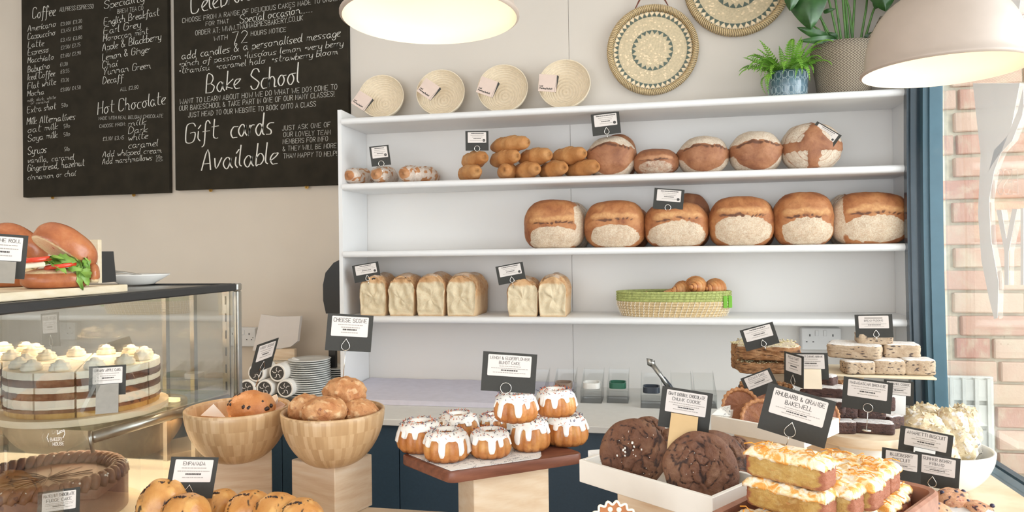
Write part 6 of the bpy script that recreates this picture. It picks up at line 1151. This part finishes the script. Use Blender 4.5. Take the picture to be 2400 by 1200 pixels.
gd = 1.12; gc = at_d(1441, 1236, gd); Rg = px(60, gd); t = thing('gingerbread_biscuit', 'round gingerbread biscuit with scalloped white icing edge and icing smile', 'biscuit', gc, -YAW-.14); t.rotation_euler = (-.25, 0, .06)
g = G(); P = [(Rg*.93*(1+.05*math.cos(17*a))*math.cos(a), Rg*.93*(1+.05*math.cos(17*a))*math.sin(a)) for a in np.linspace(0, 2*PI, 136, endpoint=False)]; g.prism(P, 0, .008); g.build('biscuit', M_['ginger'], t)
g = G(); g.tube([(Rg*.91*(1+.075*math.cos(17*a))*math.cos(a), -.0012, Rg*.91*(1+.075*math.cos(17*a))*math.sin(a)) for a in np.linspace(0, 2*PI, 136, endpoint=False)], .0021, 6, closed=True); g.build('icing_edge', M_['cream'], t, smooth=True)
g = G(); g.tube([(Rg*.40*q, -.001, Rg*(.46-.12*(1-q*q)*0-.02*q*q)) for q in np.linspace(-1, 1, 7)], .0016, 6); g.build('icing_smile', M_['cream'], t, smooth=True)
for sx in (-1, 1): g = G(); g.lathe([(0, 0), (.0042, 0), (.004, .0018), (.002, .003), (0, .0034)], 14, M=TR(sx*Rg*.17, 0, Rg*.66, rx=PI/2)); g.build('icing_dot', M_['cream'], t, smooth=True)
rbox('display_block', M_['pine'], (gc[0]+.01, gc[1]+.02), 0, .10, .09, TB+.0005, gc[2]-Rg*.93, lab='pine block under the gingerbread biscuit', cat='block', grp=BG)
ec = at_d(540, 1215, 1.36); rbox('serving_board', M_['ply'], (ec[0], ec[1]), 0, .36, .14, .945, .957, lab='pale board under the row of empanadas', cat='board'); rbox('display_block', M_['pine'], (ec[0], ec[1]), 0, .26, .10, TB+.0005, .9445, lab='pine block under the empanada board', cat='block', grp=BG)
def fnE(X, s):
    x, y, z = X.T; seam = np.maximum(np.exp(-((x+.60+.10*nz(X, 3, s))/.09)**2), np.exp(-((x-.35+.12*nz(X, 3, s+8))/.05)**2)*.7)*sm(-.3, .1, z); n1 = nz(X, 2, s); return np.stack([z*0, np.clip(seam*(.4+.9*sm(-.1, .1, nz(X, 9, s))), 0, 1), sm(.0, .5, n1)*.8, z*0], 1), n1*.05-seam*.05
for k, (u0, v0, u1, v1, d, rz, lab) in enumerate([(330, 1122, 432, 1250, 1.35, .9, 'leftmost, standing tilted beside the display case'), (382, 1156, 485, 1260, 1.32, .1, 'under the EMPANADA card'), (482, 1148, 548, 1250, 1.42, .1, 'just right of the card, rear'), (535, 1151, 632, 1260, 1.37, .15, 'in the middle of the row'), (598, 1156, 700, 1260, 1.34, .1, 'second from the right'), (658, 1170, 752, 1260, 1.31, .05, 'rightmost, before the scone block')]):
    w_, h_ = px((u1-u0)*1.12, d), px(v1-v0, d); c = at_d((u0+u1)/2, v0, d); o = blob(w_, .085, c[2]-.9575, fnE, 2.3, 30, 56, .8, seed=k*4.4).build('empanada', M_['emp'], None, loc=(c[0], c[1], .9575), rot=(0, 0, rz*.3), smooth=True, attr=True); tag(o, 'golden empanada, '+lab, 'pastry', 'empanadas at the bottom left'); he = c[2]-.9575; rr = random.Random(k); g = G()
    for i in range(70):
        a = math.radians(rr.uniform(78, 178)); s_ = rr.uniform(.0010, .0019); g.box((-s_, -s_*.7, -s_*.7), (s_*1.3, s_*.7, s_*.7), 0, s_*.3, M=TR(w_*.49*math.cos(a)*.97+rr.uniform(-.001, .001), -.085*.16+rr.uniform(-.003, .003), he*.46+he*.53*math.sin(a)*.985, rr.uniform(0, 3), rr.uniform(0, 3), rr.uniform(0, 3)))
    stuff(g.build('black_seeds', M_['currant'], o))
# ------------------------------------------------------------------ cards at the right
card('price card on the flapjack slices, tilted to the left', 1780, 789, 1.84, 77, 51, -17, 0, (), 'drop', 12, rc=.55); card('price card above the powdered bread pudding slices', 2048, 764, 1.87, 79, 54, -2.5, 0, ('', 'BREAD PUDDING'), 'drop', 10, tsz=.09, rc=.55)
card('price card reading ECCLES CAKE leaning behind the pecan tarts', 1781, 899, 1.66, 72, 52, -24, 0, ('ECCLES CAKE',), None, 0, tsz=.11); card('narrow turned price card reading PECAN TART', 1860, 866, 1.62, 42, 74, 2, -56, ('PECAN TART',), 'drop', 16, tsz=.09)
card('price card reading CHOCOLATE CARAMEL BROWNIE in a pale wood holder', 1899, 858, 1.72, 78, 62, -2, 0, ('CHOCOLATE CARAMEL BROWNIE',), None, 0, tsz=.08, holder=(46, 42, 'greyholder')); card('largest price card in view, reading RHUBARB & ORANGE BAKEWELL', 1866, 973, 1.13, 151, 113, 14, 0, ('RHUBARB & ORANGE', 'BAKEWELL'), 'drop', 22, rc=.47, tsz=.105)
card('price card reading MADAGASCAR BROWNIE on a wire with a round foot', 2032, 926, 1.63, 104, 73, 5, 0, ('MADAGASCAR BROWNIE',), 'circle', 44, rc=.54, tsz=.10, base=.011); card('price card reading CARAMEL COOKIE by the blue window frame, in a white holder', 2106, 920, 1.80, 62, 56, 2, 0, ('CARAMEL COOKIE',), None, 0, tsz=.10, holder=(30, 40, 'ceramic'))
card('price card reading AMARETTI BISCUIT in front of the white bowl', 2168, 1044, 1.56, 108, 72, 6.5, 0, ('AMARETTI BISCUIT',), None, 0, tsz=.12, holder=(44, 14, 'ceramic')); card('price card reading BLUEBERRY BISCUIT partly behind the bakewell slices', 2112, 1093, 1.38, 82, 76, 3, 0, ('BLUEBERRY', 'BISCUIT'), None, 0, tsz=.11); card('price card reading SUMMER BERRY FRIAND in front of the white bowl', 2195, 1105, 1.44, 92, 78, 4, 0, ('SUMMER BERRY', 'FRIAND'), 'drop', 14, tsz=.10, rc=.42)
# ================================================================== glass display case
CX, CYB, CYF, CT, CDK = .172, -1.262, -2.62, 1.42, .94
t = thing('display_case', 'glass display case with steel corner post and black top rail, holding cakes', 'display case', (-.5, -1.9, 0)); W = lambda x, y, z: (x+.5, y+1.9, z)
bx('side_rail', W(CX-.028, CYF, CT-.019), W(CX, CYB-.022, CT), M_['blackmet'], t, .003); bx('rear_rail', W(-1.75, CYB-.014, CT-.016), W(CX-.022, CYB, CT), M_['blackmet'], t, .002); bx('steel_corner', W(CX-.021, CYB-.021, CT-.019), W(CX+.001, CYB+.001, CT+.0005), M_['steel'], t, .003)
bx('corner_post', W(CX-.016, CYB-.018, CDK-.02), W(CX, CYB, CT-.02), M_['steel'], t, .002); bx('post_groove', W(CX-.006, CYB-.0186, CDK), W(CX-.0045, CYB-.018, CT-.022), M_['blackmet'], t)
bx('top_panel', W(-1.75, CYF, CT-.012), W(CX-.029, CYB-.015, CT-.004), M_['steel'], t); bx('side_glass', W(CX-.009, CYF, CDK), W(CX-.004, CYB-.02, CT-.02), M_['glass'], t)
bx('rear_glass', W(-.62, CYB-.008, CDK), W(CX-.018, CYB-.004, CT-.017), M_['glass'], t); bx('rear_glass', W(-1.7, CYB-.014, CDK), W(-.58, CYB-.010, CT-.017), M_['glass'], t); bx('rear_stile', W(-.63, CYB-.016, CDK), W(-.60, CYB-.001, CT-.017), M_['steel'], t)
for u in (395, 460): q = at_y(u, 900, CYB); bx('rear_stile', W(q[0]-.006, CYB-.016, CDK), W(q[0]+.006, CYB-.0015, CT-.017), M_['steel'], t)
bx('light_valance', W(-1.7, CYF+.2, CT-.085), W(CX-.03, CYF+.203, CT-.02), M_['steel'], t)
g = G(); g.box(W(CX-.040, CYB-.028, CDK), W(CX-.020, CYB-.0215, CT-.02)); g.build('slotted_upright', M_['steel'], t)
for k in range(10): z = CDK+.02+k*.045; bx('slot', W(CX-.032, CYB-.0288, z), W(CX-.028, CYB-.0282, z+.022), M_['blackmet'], t)
bx('deck', W(-1.75, CYF, CDK-.02), W(CX, CYB, CDK), M_['traywhite'], t, .002); bx('cabinet_base', W(-1.75, CYF, .0), W(CX, CYB, CDK-.0205), M_['navy'], t)
SZ = 1.14; V0 = [(.098, -1.70), (.150, -1.300), (-1.7, -1.300), (-1.7, -1.70)]; g = G(); disc_prism(g, [(x+.5, y+1.9) for x, y in V0], .006, TR(z=SZ-.006)); g.build('glass_shelf', M_['glassg'], t)
g = G(); V = [(.100, -1.70), (.150, -1.300)]; a, b = [np.array([x+.5, y+1.9, SZ-.02]) for x, y in V]; g.tube([a, b], .012, 10); g.build('shelf_bracket', M_['steel'], t, smooth=True); g = G(); g.tube([a+[-.004, -.002, .014], a+[0, -.006, 0], a+[.003, -.002, -.03]], .004, 6); g.build('bracket_clip', M_['steel'], t, smooth=True)
bx('led_strip', W(-1.6, CYB-.09, CT-.019), W(CX-.06, CYB-.075, CT-.0125), M_['led'], t); bx('led_strip', W(-1.6, -1.38, SZ-.016), W(.06, -1.365, SZ-.0065), M_['led'], t)
for (x, y, z, e) in ((-.3, CYB-.16, CT-.03, 4), (-.25, -1.50, SZ-.03, 2.6)):
    l = bpy.data.lights.new('case_light', 'AREA'); l.shape = 'RECTANGLE'; l.size = 1.0; l.size_y = .04; l.energy = e; l.color = (1, .74, .48); o = bpy.data.objects.new('case_light', l); COL.objects.link(o); o.parent = t; o.location = W(x, y, z)
# bakery house transfer on the side glass
def gp(u, v): q = at_x(u, v, CX-.0036); return q+np.array([.5, 1.9, 0])
g = G(); ex_ = gp(140, 1030)-gp(110, 1030)
lettering(g, 'BAKERY', gp(118, 1034), gp(146, 1032), .006, .0010, 'b', (1, 0, 0), up=(0, 0, 1)); lettering(g, 'HOUSE', gp(124, 1045), gp(150, 1043), .006, .0010, 'b', (1, 0, 0), up=(0, 0, 1))
g.tube([gp(114, 1036), gp(110, 1025), gp(114, 1016)], .0005, 4); g.tube([gp(134, 1008), gp(134, 1018), gp(142, 1010), gp(150, 1007), gp(152, 1016), gp(148, 1026)], .0006, 4); g.tube([gp(134, 1018), gp(150, 1010)], .0006, 4); g.build('glass_lettering', M_['decal'], t)
# ------------------------------------------------------------------ naked layer cakes of slices
def cakeboard(t, R_, mat='ply', th=.014):
    g = G(); g.lathe([(0, 0), (R_, 0), (R_, th), (0, th)], 64); g.build('cake_board', M_[mat], t, auto=.5)
M_['crumbb'] = bread('apple_sponge', '54301f', '6b412b', '8a5c40', dark='3a1f14', sc=3, bumpst=1.0)
def apple_cake(lab, c, R_, H, RB):
    t = thing('apple_cake', lab, 'cake', c, .1, 'sliced cream and sponge layer cakes in the case'); cakeboard(t, RB); z0 = .0145; ns = 12; first = None
    LY = [(0, .12, .985, 2), (.12, .20, 1.0, 0), (.20, .40, .992, 1), (.40, .55, 1.0, 0), (.55, .68, .995, 1), (.68, .84, 1.0, 0), (.84, 1.0, .995, 1)]; gap = .014
    for k in range(ns):
        if first is None:
            g = G(); A0, A1 = gap, 2*PI/ns-gap
            for (a, b, r, mi) in LY:
                m = 8; V = []
                for z in (a*H, b*H-.0003):
                    V.append((.004*math.cos((A0+A1)/2), .004*math.sin((A0+A1)/2), z+z0))
                    for i in range(m+1): th = A0+(A1-A0)*i/m; rr_ = R_*r*(1+.008*math.sin(i*2.3+a*9)); V.append((rr_*math.cos(th), rr_*math.sin(th), z+z0))
                n = m+2; g.add(V, [tuple(range(n))[::-1], tuple(range(n, 2*n))]+[(i, (i+1) % n, (i+1) % n+n, i+n) for i in range(n)], mi)
            s = g.build('slice', [M_['crumbb'], M_['cream'], M_['sponge']], t, auto=.5); first = s
            th = (A0+A1)/2; g = G(); n = 40; P = [(.0, .0), (.017, 0), (.021, .005), (.020, .011), (.014, .017), (.007, .022), (0, .024)]
            def sw(V, th_, Pp): k_ = 1+.16*np.abs(np.sin(th_*3.5))[:, None]*np.ones(len(Pp))[None]; V[..., 0] *= k_; V[..., 1] *= k_; return V
            P = [(r*.9+(.0015*math.sin(z*900) if 0 < z < .024 else 0), z) for r, z in [(0, 0), (.017, 0), (.021, .003), (.0215, .006), (.019, .009), (.0195, .011), (.016, .014), (.0165, .016), (.011, .019), (.006, .023), (0, .025)]]
            g.lathe(P, n, fn=sw, ox=R_*.80*math.cos(th), oy=R_*.80*math.sin(th), oz=z0+H-.0005, cap=False); rs = g.build('cream_rosette', M_['cream'], s, smooth=True)
        else:
            s = first.copy(); COL.objects.link(s); s.parent = t; s.rotation_euler = (0, 0, 2*PI*k/ns); r2 = rs.copy(); COL.objects.link(r2); r2.parent = s
    return t
zc_ = SZ+.0008; c = at_z(200, 948, SZ+.014); R_ = px(160, c); apple_cake('sliced cream layer cake with rosettes on the upper case shelf', (c[0], c[1], zc_), px(158, c), .098, px(176, c)); c0 = c
apple_cake('second sliced cream layer cake cut off at the far left of the case', (c0[0]-px(335, c0), c0[1]+.03, zc_), px(150, c), .098, px(165, c))
# chocolate cake with piped border
ZK = CDK+.0008; c = at_z(112, 1108, CDK+.10); R_ = px(166, c); t = thing('chocolate_cake', 'round chocolate cake with a piped rope border on the case deck', 'cake', (c[0], c[1], ZK)); cakeboard(t, R_*1.22, th=.014)
g = G(); g.lathe([(0, .0145), (R_*1.0, .0145), (R_*1.0, .075), (R_*.98, .084), (R_*.93, .087), (0, .087)], 72); g.build('cake_body', M_['choc'], t, auto=.6)
sh0 = None
for k in range(44):
    a = 2*PI*k/44
    if sh0 is None:
        g = G(); P = []
        for i in range(9): s = i/8; P.append((R_*.99-.034*s, -.012+.026*s, .082+.017*math.sin(PI*s)))
        g.tube(P, [.005, .0085, .0105, .0115, .0115, .0105, .009, .007, .003], 10); sh0 = g.build('piped_shell', M_['choc'], t, smooth=True)
    else: o = sh0.copy(); COL.objects.link(o); o.parent = t; o.rotation_euler = (0, 0, a)
g = G(); rr = random.Random(8)
for k in range(14): a = 2*PI*k/14+rr.uniform(-.1, .1); g.tube([(0, 0, .0885), (R_*.3*math.cos(a), R_*.3*math.sin(a), .089), (R_*.55*math.cos(a+.08), R_*.55*math.sin(a+.08), .0885)], .0011, 4)
g.build('chocolate_drizzle', M_['chocd'], t); g = G()
for k in range(150): a = rr.uniform(0, 2*PI); r = R_*rr.uniform(.8, .99); s_ = .0018; g.box((-s_, -s_, -s_), (s_, s_, s_), 0, .0006, M=TR(r*math.cos(a), r*math.sin(a), .1+rr.uniform(0, .004), rr.uniform(0, 3), rr.uniform(0, 3)))
stuff(g.build('honeycomb_crumbs', M_['salt'], t))
card('price card reading CREAMY APPLE CAKE in a steel holder inside the case', 252, 892, 1.43, 76, 70, 1.5, 0, ('CREAMY APPLE CAKE',), None, 0, tsz=.10, holder=(46, 62, 'steel')); card('price card reading HAZELNUT CHOCOLATE FUDGE CAKE low in the case', 138, 1188, 1.33, 84, 80, 2, 0, ('HAZELNUT CHOCOLATE', 'FUDGE CAKE'), None, 0, tsz=.10)
# ================================================================== on top of the case
yF = at_x(283, 672, .12)[1]; xb = .138
rbox('serving_board', M_['ply'], ((xb-.46)/2+.0, (-2.5+yF)/2), 0, xb+.46, yF+2.5, CT+.0005, CT+.016, lab='large cream plywood board on top of the display case', cat='board'); ZP = CT+.0165
c = at_z(322, 664, CT+.003); R_ = px(70, c); t = thing('white_plate', 'white rimmed plate with a fork on top of the display case', 'plate', (c[0], c[1], CT+.0005)); g = G(); g.lathe([(0, 0), (R_*.52, 0), (R_*.56, .003), (R_*1.0, .0245), (R_*1.0, .027), (R_*.95, .026), (R_*.55, .006), (0, .005)], 56); g.build('plate', M_['ceramic'], t, smooth=True)
f0 = at_z(252, 641, CT+.03); t = thing('fork', 'steel fork handle resting on the white plate rim', 'fork', (f0[0], c[1]-R_*.1, CT+.031)); g = G(); g.tube([(0, 0, .004), (.05, 0, .002), (.10, .0, -.006), (.12, 0, -.018)], [.0045, .003, .0025, .004], 8, M=TR(rz=.1)); g.build('handle', M_['steel'], t, smooth=True)
q0, q1 = at_x(188, 562, .0), None
dpn = 1.60; a = at_d(165, 655, dpn); b = at_d(238, 655, dpn); zt = at_d(210, 562, dpn)[2]; t = rbox('pine_panel', M_['ply'], ((a[0]+b[0])/2, (a[1]+b[1])/2), -YAW-.35+.25, float(np.hypot(*(b-a)[:2])), .012, ZP, zt, lab='small upright pale pine panel behind the brioche rolls', cat='panel')
a = at_d(246, 660, 1.66); g = G(); g.prism([(-.004, 0), (.010, 0), (.004, .072), (-.004, .072)], -.03, .03); o = g.build('black_stand', M_['blackmet'], None, loc=(a[0], a[1], ZP), rot=(0, 0, .2)); tag(o, 'black wedge stand beside the white plate', 'stand')
def roll(lab, u0, v0, u1, v1, d, seed, full=True):
    w_ = px(u1-u0, d); c = at_d((u0+u1)/2, v1, d); t = thing('brioche_roll', lab, 'sandwich', (c[0], c[1], ZP+.0005), .0, 'filled brioche rolls on the case'); dp_ = w_*.62; hb = px(46, d)
    t.rotation_euler = (0, 0, -math.atan2((u0+u1)/2-1200, F_PX)-YAW)
    f = lambda X, s: (np.stack([X[:, 0]*0, X[:, 0]*0, sm(.0, .5, nz(X, 2, s))*.5, sm(.45, .65, X[:, 2])], 1), nz(X, 2, s)*.03)
    blob(w_*.82, dp_, hb, f, 2.6, 24, 44, .7, seed=seed).build('bottom_bun', M_['brioche'], t, loc=(-w_*.03, 0, 0), smooth=True, attr=True)
    ft = lambda X, s: (np.stack([X[:, 0]*0, X[:, 0]*0, sm(.1, .5, nz(X, 2, s))*.4, sm(-.35, -.5, X[:, 2])], 1), nz(X, 2, s)*.03)
    o = blob(w_*.86, dp_*1.0, px(66, d), ft, 2.3, 26, 48, .45, seed=seed+3).build('top_bun', M_['brioche'], t, smooth=True, attr=True); o.location = (w_*.015, 0, hb+px(30, d)); o.rotation_euler = (math.radians(-14), math.radians(38), 0)
    if not full: return t
    blob(w_*.17, dp_*.55, px(46, d), ft, 2.2, 16, 24, .7, seed=9).build('bun_hinge', M_['brioche'], t, loc=(w_*.41, -.01, px(10, d)), smooth=True, attr=True)
    g = G(); g.lathe([(0, 0), (w_*.24, 0), (w_*.245, .004), (w_*.24, .009), (0, .009)], 28, M=TR(-w_*.27, -dp_*.18, hb+.012, 0, -.1)); g.build('tomato_slice', M_['tomato'], t, smooth=True)
    g = G(); g.lathe([(0, 0), (w_*.2, 0), (w_*.205, .004), (w_*.2, .008), (0, .008)], 28, M=TR(w_*.04, -dp_*.24, hb-.000, 0, -.12)); g.build('tomato_slice', M_['tomato'], t, smooth=True)
    g = G(); g.box((-.02, -.01, 0), (.02, .01, .010), 0, .002, M=TR(-w_*.28, -dp_*.42, hb+.001, 0, -.1)); g.build('mozzarella', M_['cheese'], t); g = G(); g.box((-.03, -.02, 0), (.03, .02, .008), 0, .003, M=TR(w_*.1, -dp_*.05, hb+.026, 0, .5)); g.build('ham_slice', M_['onion'], t)
    rr = random.Random(seed)
    for k in range(26):
        L, Wd = rr.uniform(.022, .042), rr.uniform(.010, .018); n = 7; V = []
        for i in range(n+1):
            s = i/n; wv = Wd*(math.sin(PI*s**.8)**.7)*(1+.25*math.sin(s*17)); 
            for q in (-1, 0, 1): V.append((L*s-L/2, wv*q/2, .005*math.sin(PI*s)+.003*abs(q)-.012*s*s))
        g = G(); g.add(V, [(3*i+j, 3*i+3+j, 3*i+4+j, 3*i+1+j) for i in range(n) for j in range(2)])
        if k < 14: loc = (rr.uniform(-.30, .28)*w_, -dp_*rr.uniform(.2, .5), hb*rr.uniform(.85, 1.55))
        else: loc = (w_*rr.uniform(.18, .36), -dp_*rr.uniform(.3, .52), hb*rr.uniform(.25, 1.3))
        o = g.build('salad_leaf', M_['rocket'], t, smooth=True); o.location = loc; o.rotation_euler = (rr.uniform(.3, 1.6), rr.uniform(-.6, .9) if k < 14 else rr.uniform(.8, 1.7), rr.uniform(-.8, .8))
    return t
roll('filled brioche roll with tomato, mozzarella and salad leaves on the case', 52, 542, 222, 668, 1.42, 3); roll('second brioche roll mostly hidden behind the left price card', -55, 545, 100, 668, 1.50, 8, False)
card('price card reading BRIOCHE ROLL at the far left on a steel holder', 3, 600, 1.25, 98, 104, 5, 0, ('BRIOCHE ROLL',), None, 0, tsz=.09, holder=(60, 50, 'steel'))
